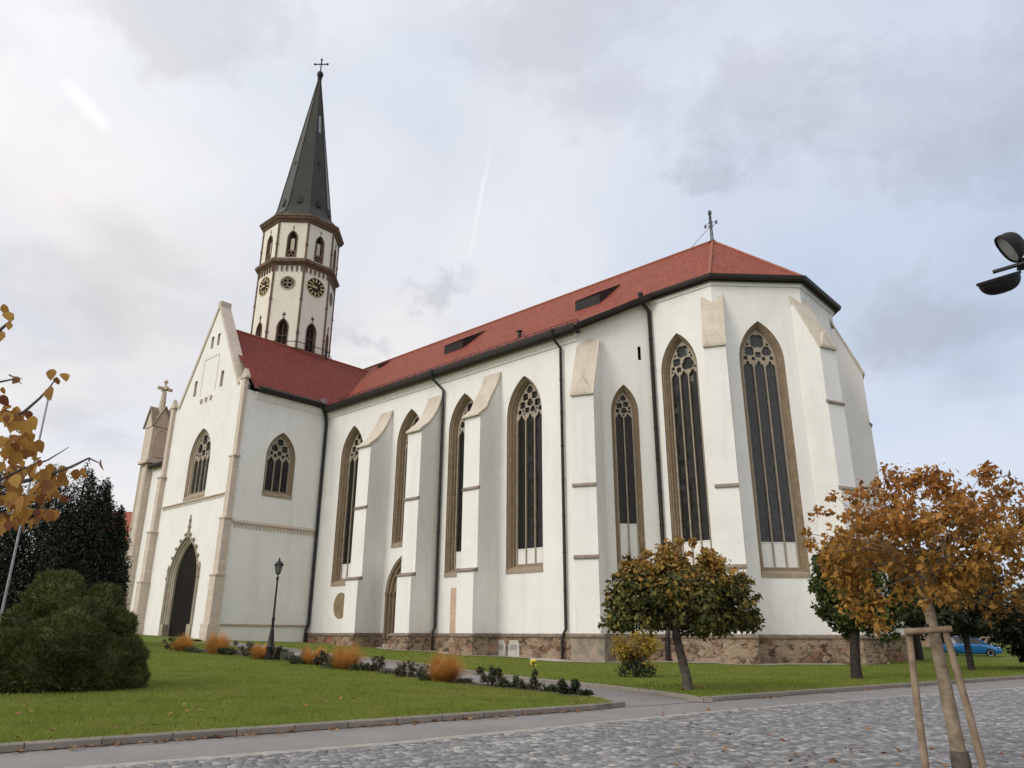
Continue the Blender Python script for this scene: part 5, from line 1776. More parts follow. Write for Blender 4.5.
L2 = rs_.uniform(.06, .13, n2)[:, None] * (.6 + .6 * (np.sin(P2[:, :1] * 7) * np.sin(P2[:, 1:2] * 6 + P2[:, 2:] * 8)) ** 2)
V2 = np.stack([P2 - sd2 * .016, P2 + sd2 * .016, P2 + ax2 * L2], 1).reshape(-1, 3)
V = np.concatenate([V, V2])
np_mesh('foliage', V, np.arange(len(V)).reshape(-1, 3), NEEDLE, ju)
m_ = MB()
for i, (x, y, z, r) in enumerate(lumps):
    rs_ = np.random.RandomState(i)
    A = rs_.rand(3) * 6
    m_.ball((x, y, z), (r * .82, r * .82, r * .82), nu=20, nv=12, f=lambda d: 1 + .05 * sin(7 * d.x + A[0]) + .05 * sin(8 * d.y + A[1]) + .04 * sin(9 * d.z + A[2]))
obj('branch_mass', m_, NEEDLE, ju, smooth=180)


# ------------------------------------------------------------------ planting along the path
def tuft(name, label, x, y, h, r, n, mat, seed, cat='ornamental grass', group=None, under=None, width=.012):
    rs_ = np.random.RandomState(seed)
    a = rs_.rand(n) * 2 * pi
    b0 = rs_.rand(n) ** .5 * r * .35
    lean = (.15 + rs_.rand(n) * .85) * r
    hh = h * (.45 + .62 * rs_.rand(n) ** .8) * (1 - .35 * (lean / r) ** 2)
    P0 = np.stack([np.cos(a) * b0, np.sin(a) * b0, np.zeros(n)], 1)
    d = np.stack([np.cos(a), np.sin(a), np.zeros(n)], 1) + np.array([rs_.uniform(-.35, .35), rs_.uniform(-.35, .35), 0])
    hh = hh * (1 + .22 * np.sin(a * 2 + seed) + .12 * rs_.normal(size=n))
    P1 = P0 + d * (lean * .30)[:, None] + np.array([0, 0, 1]) * (hh * .6)[:, None]
    P2 = P0 + d * (lean * .95)[:, None] + np.array([0, 0, 1]) * hh[:, None]
    s = np.stack([-np.sin(a), np.cos(a), np.zeros(n)], 1) * width
    V = np.stack([P0 - s, P0 + s, P1 + s * .9, P1 - s * .9, P2], 1).reshape(-1, 3)
    B = np.arange(n)[:, None] * 5
    F = np.concatenate([B + [0, 1, 2], B + [0, 2, 3], B + [3, 2, 4]])
    o = np_mesh(name, V, F, mat)
    o.location = (x, y, tz(x, y) + .02)
    tag(o, label, cat, group)
    return o


BED = 'plants in the flower bed along the path'
for i, (x, y, h, r, lab) in enumerate((
        (-17.3, 41.6, 1.0, .95, 'small orange grass tuft in front of the church portal, furthest along the bed'),
        (-15.3, 40.8, 1.15, 1.05, 'orange grass tuft in front of the right corner pier of the portal front'),
        (-12.0, 37.8, .95, .85, 'orange grass tuft just left of the black lamp post'),
        (-8.75, 34.9, 1.0, .85, 'orange grass tuft just right of the black lamp post, beside a dark shrub'),
        (-6.75, 32.2, 1.05, 1.0, 'orange grass tuft with a dark green cushion at its foot'),
        (-2.25, 26.3, .98, .95, 'largest round orange grass tuft, alone between dark plants'))):
    tuft('ornamental_grass', lab, x, y, h * (.84, .92, .78, .85, .95, .93)[i], r * (.80, .86, .78, .88, .92, .92)[i], 2600, STRAW, 80 + i, group='orange grass tufts in the flower bed', width=.0065)


def shrub(name, label, x, y, clumps, n, size, mat, seed, cat='shrub', group=None, stems=5, smat=None, **k):
    e_ = empty(name, (x, y, tz(x, y) + .03))
    tag(e_, label, cat, group)
    m_ = MB()
    rnd = random.Random(seed)
    for c in (clumps * 3)[:stems]:
        m_.tube([(rnd.uniform(-.05, .05), rnd.uniform(-.05, .05), -.1), (c[0] * .5, c[1] * .5, c[2] * .6), c[:3]], [.02, .014, .006], 5)
    obj('stems', m_, smat or BARK_DARK, e_)
    crown('foliage', clumps, n, size, mat, e_, seed, **k)
    return e_


def mound(w, h, n, seed, r=.2):
    rs_ = np.random.RandomState(seed)
    return [(rs_.uniform(-1, 1) * w, rs_.uniform(-.5, .5) * w, h * (.25 + .65 * rs_.rand()) * 1.0, r * rs_.uniform(.7, 1.3)) for _ in range(n)]


for i, (x, y, w, h, n, mat, sz, lab) in enumerate((
        (-18.4, 42.9, .5, .9, 900, DUSK, .07, 'dusky stalks at the left end of the bed, against the portal front'),
        (-14.4, 40.0, .5, .5, 1100, BUSHGREEN, .07, 'small dark green cushion between the two orange tufts by the portal'),
        (-15.9, 42.8, .5, 1.1, 900, DUSK, .07, 'dusky brown stalks behind the orange tuft at the right portal pier'),
        (-13.2, 39.3, .6, .95, 1300, SAGE, .07, 'grey green perennial in front of the white wall, left of the lamp post'),
        (-12.6, 38.6, .35, .8, 900, DUSK, .07, 'thin dark perennial close left of the lamp post tuft'),
        (-10.95, 37.2, .35, .95, 1200, DUSK, .07, 'blackish bush at the foot of the lamp post'),
        (-9.9, 36.0, .65, .7, 1500, SAGE, .065, 'pale grey green cushion right of the lamp post'),
        (-7.85, 33.6, .50, .85, 1500, DUSK, .07, 'dark reddish bush between the two orange tufts under the oval wall painting'),
        (-5.85, 31.2, .60, .50, 1700, BUSHGREEN, .06, 'dark blue green cushion at the foot of an orange tuft'),
        (-5.25, 30.9, .28, .85, 700, DUSK, .06, 'thin dusky stalks at the right edge of the dark green cushion'),
        (-3.75, 28.2, .34, .75, 1000, DUSK, .06, 'dark stalky plant standing alone left of the largest orange tuft'),
        (-3.15, 28.6, .45, .55, 700, SAGE, .06, 'wispy pale plant between the dark stalks and the largest orange tuft'),
        (-1.55, 25.6, .30, .25, 700, DUSK, .06, 'low dark plant at the right foot of the largest orange tuft'),
        (-.62, 24.7, .38, .80, 1500, DUSK, .055, 'dusky upright bush in the bed, above a low green clump'),
        (-.15, 24.1, .60, .42, 1900, BUSHGREEN, .055, 'low spreading green clump in the bed left of the yellow rose'),
        (.55, 23.3, .38, .30, 1100, DUSK, .055, 'low dark clump under the yellow rose'),
        (1.18, 22.45, .32, .28, 900, BUSHGREEN, .05, 'small green clump left of the black bush at the path fork'),
        (1.62, 21.7, .26, .50, 2600, LEAF_DARK, .055, 'dense blackish bush at the end of the bed by the path fork'),
        (1.98, 21.2, .18, .22, 900, LEAF_DARK, .05, 'tiny dark bush at the very tip of the bed'),
        (-16.6, 41.0, .5, .40, 900, SAGE, .06, 'low grey green plant between the two orange tufts at the portal, paler than its neighbour'),
        (-9.2, 34.6, .40, .35, 900, BUSHGREEN, .06, 'low green plant in front of the orange tuft beside the lamp post'),
        (-7.3, 32.4, .40, .55, 800, SAGE, .06, 'pale wisps behind the orange tuft with the dark green cushion'),
        (-4.55, 29.8, .45, .28, 900, SAGE, .055, 'flat pale plant spilling over the path edge before the lone dark stalks'),
        (-2.75, 26.4, .35, .32, 800, BUSHGREEN, .055, 'low green leaves at the near foot of the largest orange tuft'))):
    shrub('bed_plant', lab, x, y, mound(w * .92, h * (.9 if mat in (STRAW, SAGE) else .8), 20, 100 + i, .10 if h < .6 else .11), int(n * .95), sz * .58, mat, 130 + i, 'plant', BED, stems=10, shell=1.6, aspect=2.0)
rose = empty('rose_bush', (.68, 23.35, tz(.7, 23.4) + .05))
tag(rose, 'thin rose stem with one yellow bloom rising from the bed', 'rose')
m_ = MB()
m_.tube([(0, 0, -.1), (.02, 0, .4), (0, 0, .78)], .012, 5)
obj('stem', m_, BUSHGREEN, rose)
m_ = MB()
rr_ = np.random.RandomState(2)
for k in range(9):
    a = k * 2.4
    m_.ball((.05 * cos(a), .05 * sin(a), .80 + .012 * (k % 4)), (.06, .06, .045), nu=8, nv=5)
for q in ((.07, .02, .70), (-.06, 0, .73)):
    m_.ball(q, .035, nu=7, nv=5)
obj('bloom', m_, ROSE, rose, smooth=180)
crown('leaves', [(0, 0, .3, .13), (.03, 0, .5, .1)], 160, .05, BUSHGREEN, rose, 3)
# soil of the bed
bed_edge = [(2.35, 20.6), (1.9, 21.9), (.75, 23.5), (-1.05, 25.8), (-3.6, 30.5), (-6.0, 35.3), (-10.3, 41.0), (-15.4, 47.0)]
bed_in = [(1.5, 20.6), (1.05, 21.9), (.0, 23.2), (-1.9, 25.2), (-4.6, 29.8), (-7.2, 34.2), (-11.6, 38.8), (-18.6, 43.2)]
BEDPOLY = bed_edge + bed_in[::-1]
tag(terrain_sheet(BEDPOLY, 1.0, 0.105, EARTH, 'flower_bed'), 'bare brown soil of the flower bed along the path', 'flower bed', kind='structure')

# yellow shrub against the plinth
cl = [(rs.uniform(-.78, .78), rs.uniform(-.4, .4), rs.uniform(.85, 1.6), .24) for _ in range(26)]
ys_ = shrub('yellow_shrub', 'loose yellow and orange leaved shrub in front of the stone plinth', 4.85, 30.6, [(a, b_, c_, .30) for a, b_, c_, _ in cl] + [(rs.uniform(-.8, .8), rs.uniform(-.4, .4), rs.uniform(.5, 1.75), .12) for _ in range(20)], 3000, .058, YELLOWLEAF, 150, stems=16, smat=BARK)
crown('lower_foliage', [(-.5, 0, .3, .3), (.1, -.1, .3, .33), (.5, 0, .32, .3), (0, .1, .55, .45), (-.3, 0, .7, .3)], 1300, .058, BUSHGREEN, ys_, 151)

# pale drip strip of gravel at the foot of the walls


def cw(x, y):
    return (CO[0] + E1[0] * x - E1[1] * y, CO[1] + E1[1] * x + E1[0] * y)


strip_out = [cw(*p) for p in ((-20.4, -.95), (-18.4, -2.1), (-16.5, -3.6), (-13.8, -3.7), (-12.0, -1.6), (-9.9, -3.5), (-7.0, -3.7), (-6.0, -1.4), (-2.6, -1.5), (-1.9, -3.4), (.6, -4.0), (2.6, -2.6), (4.6, 1.4), (8.0, 2.0), (9.4, .9), (11.3, 1.6), (11.6, 3.6), (14.0, 5.9))]
strip_in = [cw(*p) for p in ((-20.4, .4), (-.2, .4), (3.6, 4.2), (8.7, 4.2), (13.0, 8.4))]
tag(terrain_sheet(strip_out + strip_in[::-1], 1.5, 0.125, GRAVEL, 'gravel_strip'), 'pale gravel strip at the foot of the church plinth', 'gravel', kind='structure')
mb = MB()
for k in range(5):
    for j in range(3):
        a = cw(-2.6 + k * .45 + j * .12, -1.3 - j * .5)
        mb.box((a[0] - .2, a[1] - .2, tz(*a) + .10), (a[0] + .2, a[1] + .2, tz(*a) + .15 + .01 * ((k + j) % 3)))
tag(obj('stone_apron', mb, PLAQUE), 'pale flagstones below the downpipe at the nave corner', 'paving', kind='structure')


# grass blades
def grass(poly, count, seed, hmin, hmax, ymax=60, excl=(), name='grass', lab=''):
    rs_ = np.random.RandomState(seed)
    P = np.array(poly)
    xs_, ys2 = [], []
    got = 0
    while got < count:
        # nearer is denser: sample by distance with 1/d density
        th = rs_.uniform(-.66, .66, 200000)
        d = 10.5 * (ymax / 10.5) ** (rs_.rand(200000))
        x, y = d * np.sin(th), d * np.cos(th)
        keep = inpoly(poly, x, y)
        for ex in excl:
            keep &= ~inpoly(ex, x, y)
        xs_.append(x[keep])
        ys2.append(y[keep])
        got += keep.sum()
    x, y = np.concatenate(xs_)[:count], np.concatenate(ys2)[:count]
    n = len(x)
    d = np.hypot(x, y)
    z = tz_np(x, y) + .085
    h = rs_.uniform(hmin, hmax, n) * (1 + .25 * np.sin(x * .9) * np.sin(y * .7))
    w = .0035 * (1 + d / 14)
    a = rs_.rand(n) * 2 * pi
    lx, ly = rs_.normal(size=n) * .35 * h, rs_.normal(size=n) * .35 * h
    V = np.stack([np.stack([x - np.cos(a) * w, y - np.sin(a) * w, z], 1), np.stack([x + np.cos(a) * w, y + np.sin(a) * w, z], 1), np.stack([x + lx, y + ly, z + h], 1)], 1)
    o = np_mesh(name, V.reshape(-1, 3), np.arange(3 * n).reshape(n, 3), GRASSBLADE)
    return tag(o, lab, 'grass', kind='stuff')


grass(LEFT_LAWN, 200000, 1, .035, .075, 55, (BEDPOLY,), 'grass', 'mown grass of the left lawn')
grass(RIGHT_LAWN, 130000, 2, .035, .075, 60, (strip_out + strip_in[::-1],), 'grass', 'mown grass below the church walls')

# fallen leaves along the kerb and on the lawn
rs_ = np.random.RandomState(9)
n = 700
s = rs_.uniform(-22, -.4, n)
onk = rs_.rand(n) < .62
offk = np.where(onk, -.05 - np.abs(rs_.normal(size=n)) * .14, rs_.rand(n) ** 1.5 * 9)
s = np.where(onk, s, rs_.uniform(-20, 0, n))
x = K0[0] + KD[0] * s - KD[1] * offk
y = K0[1] + KD[1] * s + KD[0] * offk
z = tz_np(x, y) + np.where(onk, .012, .13) + rs_.rand(n) * .015
s3 = rs_.uniform(3.2, 26, 160)
o3 = -.04 - np.abs(rs_.normal(size=160)) * .16
tx3, ty3 = 5.35 + rs_.normal(size=170) * 1.9, 10.4 + rs_.normal(size=170) * 1.5
ux3, uy3 = 5.2 + rs_.normal(size=110) * 1.7, 23.9 + rs_.normal(size=110) * .9
ok3 = -(ux3 - K0[0]) * KD[1] + (uy3 - K0[1]) * KD[0] > .35
ux3, uy3 = ux3[ok3], uy3[ok3]
ex = np.concatenate([x, rs_.uniform(3, 9, 60), K0[0] + KD[0] * s3 - KD[1] * o3, tx3, ux3])
ey = np.concatenate([y, rs_.uniform(10, 19, 60), K0[1] + KD[1] * s3 + KD[0] * o3, ty3, uy3])
ez = np.concatenate([z, np.full(60, .022), np.full(160, .012), np.full(170, .024), np.full(len(ux3), .135)])
n = len(ex)
a = rs_.rand(n) * 2 * pi
L = rs_.uniform(.025, .06, n)
t = np.stack([np.cos(a), np.sin(a), rs_.normal(size=n) * .25], 1) * L[:, None]
u_ = np.stack([-np.sin(a), np.cos(a), rs_.normal(size=n) * .35], 1) * (L * .65)[:, None]
Pp = np.stack([ex, ey, ez + .01], 1)
V = np.stack([Pp - t, Pp + u_, Pp + t, Pp - u_], 1).reshape(-1, 3)
Fq = np.arange(4 * n).reshape(n, 4)
tag(np_mesh('fallen_leaves', V, np.concatenate([Fq[:, [0, 1, 2]], Fq[:, [0, 2, 3]]]), FALLEN), 'brown fallen leaves along the kerb and lawn', 'leaves', kind='stuff')

# ------------------------------------------------------------------ amber tree whose branch reaches in from the left
at = empty('amber_tree', (-3.9, 3.6, 0))
tag(at, 'close tree whose twigs of large amber leaves hang in front of the dark yews', 'tree')


def pix(px_, py_, dist):
    d = (_F * FPX + CR * (px_ - 512) - CU * (py_ - 384)).normalized()
    return CAM + d * dist - Vector((-3.9, 3.6, 0))


m_ = MB()
m_.tube([(0, 0, -.1), (.02, 0, 1.0), (.0, .02, 2.2), (.03, .05, 3.6)], [.13, .11, .10, .06], 10)
sup_ = []
twigs = [([(.0, .02, 2.0), pix(-120, 500, 5.0), pix(-30, 432, 5.0), pix(24, 412, 5.0), pix(40, 398, 5.0), pix(50, 387, 5.0), pix(57, 377, 5.0)], .016),
         ([(.0, .02, 1.9), pix(-90, 530, 4.9), pix(0, 487, 4.9), pix(38, 478, 4.9), pix(71, 467, 4.9), pix(89, 458, 4.9), pix(99, 463, 4.9)], .018),
         ([pix(-20, 490, 4.95), pix(20, 470, 4.95), pix(48, 460, 4.95), pix(69, 447, 4.95)], .010),
         ([(.0, .02, 2.1), pix(-110, 440, 4.9), pix(-30, 345, 4.9), pix(0, 330, 4.9), pix(14, 318, 4.9)], .025),
         ([pix(-60, 390, 4.9), pix(-15, 385, 4.9), pix(14, 379, 4.9), pix(22, 384, 4.9)], .010),
         ([pix(-20, 485, 5.0), pix(20, 500, 5.0), pix(48, 505, 5.0)], .010),
         ([pix(-20, 485, 5.0), pix(5, 520, 5.0), pix(15, 545, 5.0)], .010),
         ([(.0, .02, 2.2), (-.5, .4, 3.0), (-.9, .6, 3.8)], .05), ([(.02, .02, 2.6), (-.3, -.6, 3.4), (-.4, -1.0, 4.0)], .05), ([(.02, .02, 3.0), (-.2, .2, 4.2)], .04)]
for pts, r in twigs:
    k = len(pts)
    m_.tube(pts, [r * (1 - .82 * i / (k - 1)) for i in range(k)], 6)
obj('trunk', m_, BARK, at, smooth=60)


def big_leaf(V, F, p, size, ax, nrm):
    ax = ax.normalized()
    sd = nrm.cross(ax).normalized()
    nrm = ax.cross(sd).normalized()
    prof = [(0, 0), (.12, .30), (.38, .50), (.68, .36), (1.0, 0)]
    b = len(V)
    for t, w in prof:
        for sg in ((-1, 1) if 0 < w else (0,)):
            V.append(p + ax * (t * size * 1.2) + sd * (sg * w * size) + nrm * (w * .25 * size - t * t * .25 * size))
    mid = [p + ax * (t * size * 1.2) - nrm * t * t * .25 * size for t in (.12, .38, .68)]
    V += mid
    m0 = b + 8
    # order: 0 base; 1,2; 3,4; 5,6; 7 tip; mids 8,9,10
    for tri in ((0, 1, 8), (0, 8, 2), (1, 3, 9), (1, 9, 8), (8, 9, 4), (8, 4, 2), (3, 5, 10), (3, 10, 9), (9, 10, 6), (9, 6, 4), (5, 7, 10), (10, 7, 6)):
        F.append([b + i for i in tri])


lv, lf = [], []
rl = random.Random(6)
spots = [(3, 309), (6, 317), (9, 327), (3, 336), (9, 379), (19, 382), (3, 392), (1, 400), (53, 374), (57, 382), (50, 392), (63, 378), (101, 464), (78, 474), (86, 474), (82, 476), (60, 480), (64, 486)]
for cx, cy, n_, sx, sy_ in ((12, 420, 20, 16, 9), (28, 425, 8, 6, 8), (8, 445, 16, 13, 12), (20, 470, 20, 22, 12), (45, 478, 16, 16, 12), (10, 500, 22, 16, 16), (40, 497, 14, 14, 9), (22, 520, 10, 12, 6), (48, 515, 8, 8, 4), (28, 452, 10, 12, 8), (4, 522, 10, 8, 7), (30, 440, 5, 6, 8)):
    for _ in range(n_):
        spots.append((cx + rl.gauss(0, sx * .55), cy + rl.gauss(0, sy_ * .55)))
        if rl.random() < .45:
            spots.append((cx - 6 + rl.gauss(0, sx * .6), cy + rl.gauss(0, sy_ * .6)))
for sx, sy_ in spots:
    p = pix(sx, sy_ - 5, 5.0 + rl.gauss(0, .22))
    ax = Vector((rl.gauss(0, .5), rl.gauss(0, .5), -1.0 + rl.gauss(0, .35)))
    nn = Vector((rl.gauss(.1, .6), -1 + rl.gauss(0, .5), rl.gauss(.3, .4)))
    big_leaf(lv, lf, p, rl.uniform(.036, .074), ax, nn)
for tgt, rr_, n_ in ((Vector((-.2, .2, 4.0)), .75, 220), (Vector((-.9, .5, 3.6)), .6, 160), (Vector((-.45, -.9, 3.8)), .6, 160), (Vector((-.7, .5, 2.9)), .45, 90)):
    for _ in range(n_):
        d = Vector((rl.gauss(0, 1), rl.gauss(0, 1), rl.gauss(0, 1))).normalized() * rr_ * rl.random() ** .4
        big_leaf(lv, lf, tgt + d, rl.uniform(.05, .09), Vector((rl.gauss(0, .5), rl.gauss(0, .5), -1)), Vector((rl.gauss(0, 1), rl.gauss(0, 1), .3)))
np_mesh('crown', np.array([tuple(v) for v in lv]), np.array(lf), LEAF_NEAR, at)

# ------------------------------------------------------------------ street furniture, car, house
lp = empty('street_lamp', (-11.46, 37.47, tz(-11.46, 37.47) + .05))
tag(lp, 'black cast iron lantern lamp post in front of the white side wall', 'street lamp')
m_ = MB()
m_.lathe([(.24, -.1), (.24, .12), (.20, .16), (.18, .55), (.21, .62), (.16, .72), (.13, 1.05), (.10, 1.35), (.075, 1.45)], (0, 0, 0), 12)
obj('base', m_, IRON, lp, smooth=40)
m_ = MB()
m_.lathe([(.07, 1.4), (.06, 1.8), (.085, 1.84), (.085, 1.92), (.055, 1.98), (.042, 3.7), (.07, 3.74), (.07, 3.82), (.035, 3.9), (.035, 4.0)], (0, 0, 0), 10)
obj('post', m_, IRON, lp, smooth=40)
m_ = MB()
m_.lathe([(.06, 3.98), (.10, 4.0), (.11, 4.05)], (0, 0, 0), 6)
for k in range(6):
    a = k * pi / 3
    m_.tube([(.11 * cos(a), .11 * sin(a), 4.04), (.19 * cos(a), .19 * sin(a), 4.42)], .013, 4)
m_.lathe([(.24, 4.41), (.24, 4.45), (.12, 4.60), (.05, 4.64), (.05, 4.70), (.015, 4.80)], (0, 0, 0), 6)
lt = obj('lantern', m_, IRON, lp)
m_ = MB()
m_.lathe([(.10, 4.05), (.178, 4.41)], (0, 0, 0), 6)
GL2, nt_, b_ = new_mat('lantern_glass', .15, .5)
b_.inputs['Base Color'].default_value = (.16, .16, .15, 1)
obj('lantern_glass', m_, GL2, lt)

# thin grey pole beyond the junipers
po = MB()
bx_, by_ = -16.0, 24.35
po.tube([(bx_, by_, tz(bx_, by_) - .2), (bx_, by_, 5), (bx_, by_, 9.25)], [.045, .038, .030], 8)
po.ball((bx_, by_, 9.27), .055)
tag(obj('flagpole', po, STEEL, smooth=50), 'thin bare grey metal pole behind the rounded juniper', 'pole')

# floodlights on a pole just right of the view
fp = empty('floodlight_pole', (5.75, 7.0, 0))
tag(fp, 'dark pole carrying two black floodlight heads high above the street', 'floodlight')
m_ = MB()
m_.tube([(0, 0, -.1), (0, 0, 5.35)], [.08, .06], 10)
m_.lathe([(.13, 0), (.13, .3), (.08, .36)], (0, 0, 0), 10)
obj('post', m_, IRON, fp, smooth=40)


def flood(P, nrm, up, w, d, arm):
    """oblong bowl floodlight: opening plane centre P, opening normal nrm, long axis up."""
    n = Vector(nrm).normalized()
    u = Vector(up)
    u = (u - n * u.dot(n)).normalized()
    v = n.cross(u)
    P = Vector(P)
    m1 = MB()
    rings = []
    for k in range(7):
        a = k / 6 * pi / 2
        s, dd = cos(a) ** .7 if k < 6 else .05, sin(a) * d
        rings.append([P - n * dd + u * (w * s * cos(t) * (abs(cos(t)) ** -.25 if abs(cos(t)) > .05 else 1)) + v * (w * .62 * s * sin(t)) for t in [2 * pi * j / 20 for j in range(20)]])
    m1.loft(rings, cap1=True)
    rim = rings[0]
    c0 = P
    m1.loft([rim, [c0 + (p - c0) * 1.06 + n * .0 for p in rim], [c0 + (p - c0) * 1.06 + n * .03 for p in rim], [c0 + (p - c0) * .96 + n * .03 for p in rim]])
    h = obj('floodlight_head', m1, IRON, fp, smooth=40)
    m2 = MB()
    m2.poly([c0 + (p - c0) * .97 + n * .012 for p in rim])
    obj('lamp_glass', m2, PLAQUE_T, h)
    m3 = MB()
    m3.tube([P - n * d * .6, *[Vector(a) for a in arm]], .022, 6)
    obj('bracket', m3, IRON, h)


B0 = Vector((5.75, 7.0, 0))
R3 = CR
U3 = CU
q1 = CAM + (_F * FPX + CR * (999 - 512) - CU * (280 - 384)).normalized() * 9.0 - B0
flood(q1, U3 * .93 - R3 * .28 + _F * .06, R3, .205, .14, [q1 + U3 * .05 + R3 * .2])
q2 = CAM + (_F * FPX + CR * (1009 - 512) - CU * (248 - 384)).normalized() * 9.0 - B0
flood(q2, -R3 * .74 - U3 * .58 - _F * .02, R3 * .55 - U3 * .8, .155, .15, [q2 + R3 * .12 - U3 * .15])
m_ = MB()
q3 = CAM + (_F * FPX + CR * (993 - 512) - CU * (278 - 384)).normalized() * 9.0 - B0
q4 = CAM + (_F * FPX + CR * (1075 - 512) - CU * (250 - 384)).normalized() * 8.9 - B0
m_.tube([q3 + U3 * .06, q4 + U3 * .02], .022, 6)
m_.tube([q4 + U3 * .02, Vector((0, 0, q4.z))], .03, 6)
m_.tube([q2 + R3 * .12 - U3 * .1, q2 + R3 * .12 - U3 * .22], .04, 6)
obj('cross_arm', m_, IRON, fp, smooth=50)

# blue hatchback
CARBLUE, nt_, b_ = new_mat('blue_car_paint', .28, .5)
b_.inputs['Base Color'].default_value = (.018, .19, .52, 1)
b_.inputs['Coat Weight'].default_value = .6
CARGLASS, nt_, b_ = new_mat('car_window', .08, .5)
b_.inputs['Base Color'].default_value = (.018, .022, .026, 1)
RUBBER = noisy('tyre_rubber', [(.3, (.012, .012, .012)), (.7, (.025, .025, .025))], 9.0)
RIM = noisy('alloy_rim', [(.3, (.38, .38, .40)), (.7, (.5, .5, .52))], 9.0, rough=.35, metal=.7)
HEADL = noisy('headlight_lens', [(.3, (.55, .57, .58)), (.7, (.68, .70, .70))], 9.0, rough=.15)
cx_, cy_ = 36.45, 62.1
car = empty('parked_car', (cx_, cy_, tz(cx_, cy_)), atan2(-1.8, 3.06))
tag(car, 'blue hatchback parked beyond the lawn, half hidden by trees', 'car')


def station(x, hw, z0, z1, r=.12):
    pts = [(-hw + r, z0), (hw - r, z0), (hw, z0 + r), (hw * 1.0, z1 - r), (hw - r, z1), (-hw + r, z1), (-hw, z1 - r), (-hw, z0 + r)]
    return [(x, y, z) for y, z in pts]


m_ = MB()
m_.loft([station(-2.02, .70, .42, .80), station(-1.95, .80, .30, .98), station(-1.3, .86, .24, 1.0), (station(0, .88, .22, .98)), station(.9, .87, .23, .95), station(1.55, .84, .25, .86), station(1.92, .76, .30, .74), station(2.02, .62, .38, .62)], 0, True, True, True)
bo = obj('body', m_, CARBLUE, car, smooth=45)
m_ = MB()
m_.loft([[(-1.95, -.66, .96), (-1.95, .66, .96), (-1.75, .60, 1.30), (-1.75, -.60, 1.30)], [(-1.45, -.74, .97), (-1.45, .74, .97), (-1.35, .60, 1.46), (-1.35, -.60, 1.46)],
         [(.05, -.76, .96), (.05, .76, .96), (.0, .60, 1.49), (.0, -.60, 1.49)], [(.75, -.76, .95), (.75, .76, .95), (.45, .58, 1.40), (.45, -.58, 1.40)], [(1.2, -.70, .90), (1.2, .70, .90), (1.12, .68, .93), (1.12, -.68, .93)]], 0, True, True, True)
obj('windows', m_, CARGLASS, car, smooth=30)
m_ = MB()
m_.loft([[(-1.80, -.58, 1.30), (-1.80, .58, 1.30)], [(-1.38, -.61, 1.475), (-1.38, .61, 1.475)], [(0, -.61, 1.51), (0, .61, 1.51)], [(.47, -.585, 1.42), (.47, .585, 1.42)]], closed=False)
for sg in (-1, 1):
    m_.tube([(.46, sg * .59, 1.40), (1.18, sg * .70, .93)], .04, 5)
    m_.tube([(-.35, sg * .61, 1.48), (-.35, sg * .77, .98)], .04, 5)
    m_.tube([(-1.36, sg * .61, 1.46), (-1.75, sg * .74, .98)], .07, 5)
    m_.tube([(.47, sg * .60, 1.42), (0, sg * .62, 1.50), (-1.38, sg * .62, 1.47), (-1.80, sg * .6, 1.31)], .035, 5)
obj('roof', m_, CARBLUE, car, smooth=40)
for x_ in (-1.28, 1.25):
    for sg in (-1, 1):
        m_ = MB()
        m_.lathe([(.20, -.10), (.30, -.10), (.325, -.06), (.325, .06), (.30, .10), (.20, .10)], (x_, sg * .80, .32), 20, axis=(0, 1, 0))
        w_ = obj('wheel', m_, RUBBER, car, smooth=40)
        m_ = MB()
        m_.lathe([(.05, .085), (.21, .105), (.215, .06)], (x_, sg * .80, .32), 10, axis=(0, sg, 0))
        obj('rim', m_, RIM, w_)
for sg in (-1, 1):
    m_ = MB()
    m_.ball((1.80, sg * .58, .68), (.20, .16, .09))
    obj('headlight', m_, HEADL, car, smooth=180)
    m_ = MB()
    m_.ball((.62, sg * .92, .98), (.08, .10, .07))
    obj('wing_mirror', m_, CARBLUE, car, smooth=180)
m_ = MB()
m_.box((1.90, -.5, .36), (2.04, .5, .50))
obj('bumper_grille', m_, IRON, car)


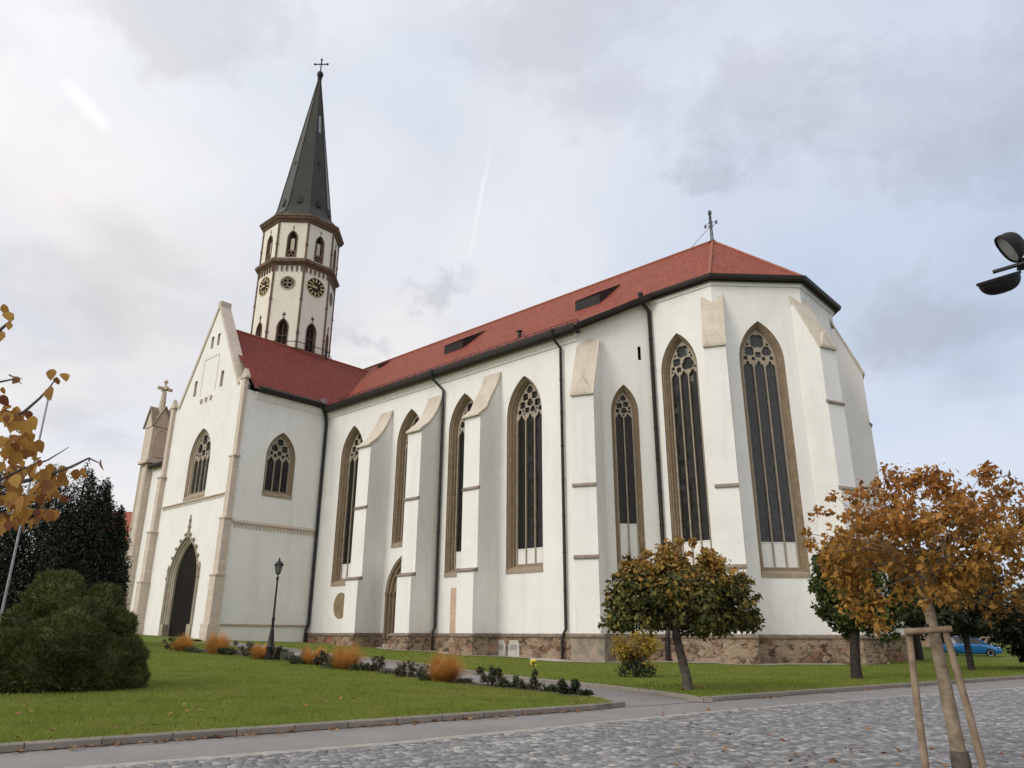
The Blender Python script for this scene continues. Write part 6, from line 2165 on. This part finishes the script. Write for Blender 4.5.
def house(name, label, x, y, rz, w, d, h, rh, wallmat, roofmat):
    e_ = empty(name, (x, y, tz(x, y)), rz)
    tag(e_, label, 'house')
    F_ = [Fr(-w / 2, -d / 2, (1, 0)), Fr(w / 2, -d / 2, (0, 1)), Fr(w / 2, d / 2, (-1, 0)), Fr(-w / 2, d / 2, (0, -1))]
    for i, fr in enumerate(F_):
        L = w if i % 2 == 0 else d
        hol = []
        nw = max(2, int(L / 3))
        m2, m3 = MB(), MB()
        for fl_ in range(max(1, int(h / 3.1))):
            for k in range(nw):
                s = L * (k + .5) / nw
                z = 1.0 + fl_ * 3.1
                hol.append(rect(s - .5, s + .5, z, z + 1.5))
        out = rect(0, L, -1, h)
        if i % 2:
            out = [(0, -1), (L, -1), (L, h), (L / 2, h + rh), (0, h)]
        m_ = MB()
        m_.prism([out] + [list(reversed(q)) for q in hol], 0, 0, fr)
        obj('wall', m_, wallmat, e_)
        if i < 2:
            for q in hol:
                (a, z0), (b2, _), (_, z1), _ = q
                m2 = MB()
                m2.loft([[fr(s, z, t) for s, z in q] for t in (.03, -.12)])
                m2.prism([rect((a + b2) / 2 - .03, (a + b2) / 2 + .03, z0, z1)], -.12, -.06, fr)
                wn = obj('window', m2, PLASTER, e_)
                m3 = MB()
                m3.prism([q], -.13, -.125, fr)
                obj('pane', m3, CARGLASS, wn)
    m_ = MB()
    o_ = .5
    for sg in (-1, 1):
        m_.poly([(-w / 2 - o_, sg * (d / 2 + o_), h - rh * o_ / (d / 2)), (w / 2 + o_, sg * (d / 2 + o_), h - rh * o_ / (d / 2)), (w / 2 + o_, 0, h + rh + .05), (-w / 2 - o_, 0, h + rh + .05)])
    rf_ = obj('roof', m_, roofmat, e_)
    m_ = MB()
    m_.box((w * .25, -1.2, h + rh * .3), (w * .25 + .7, -.5, h + rh + .9))
    obj('chimney', m_, BROWNSTONE, rf_)
    return e_


TILE_O = make_tiles('orange_roof_tiles', (.42, .13, .085), (.36, .11, .07), (.33, .13, .09))
house('town_house', 'distant house with a red tiled roof, showing between yews and church', -61, 119, radians(15), 14, 12, 11.5, 6.2, PLASTER_T, TILE_O)
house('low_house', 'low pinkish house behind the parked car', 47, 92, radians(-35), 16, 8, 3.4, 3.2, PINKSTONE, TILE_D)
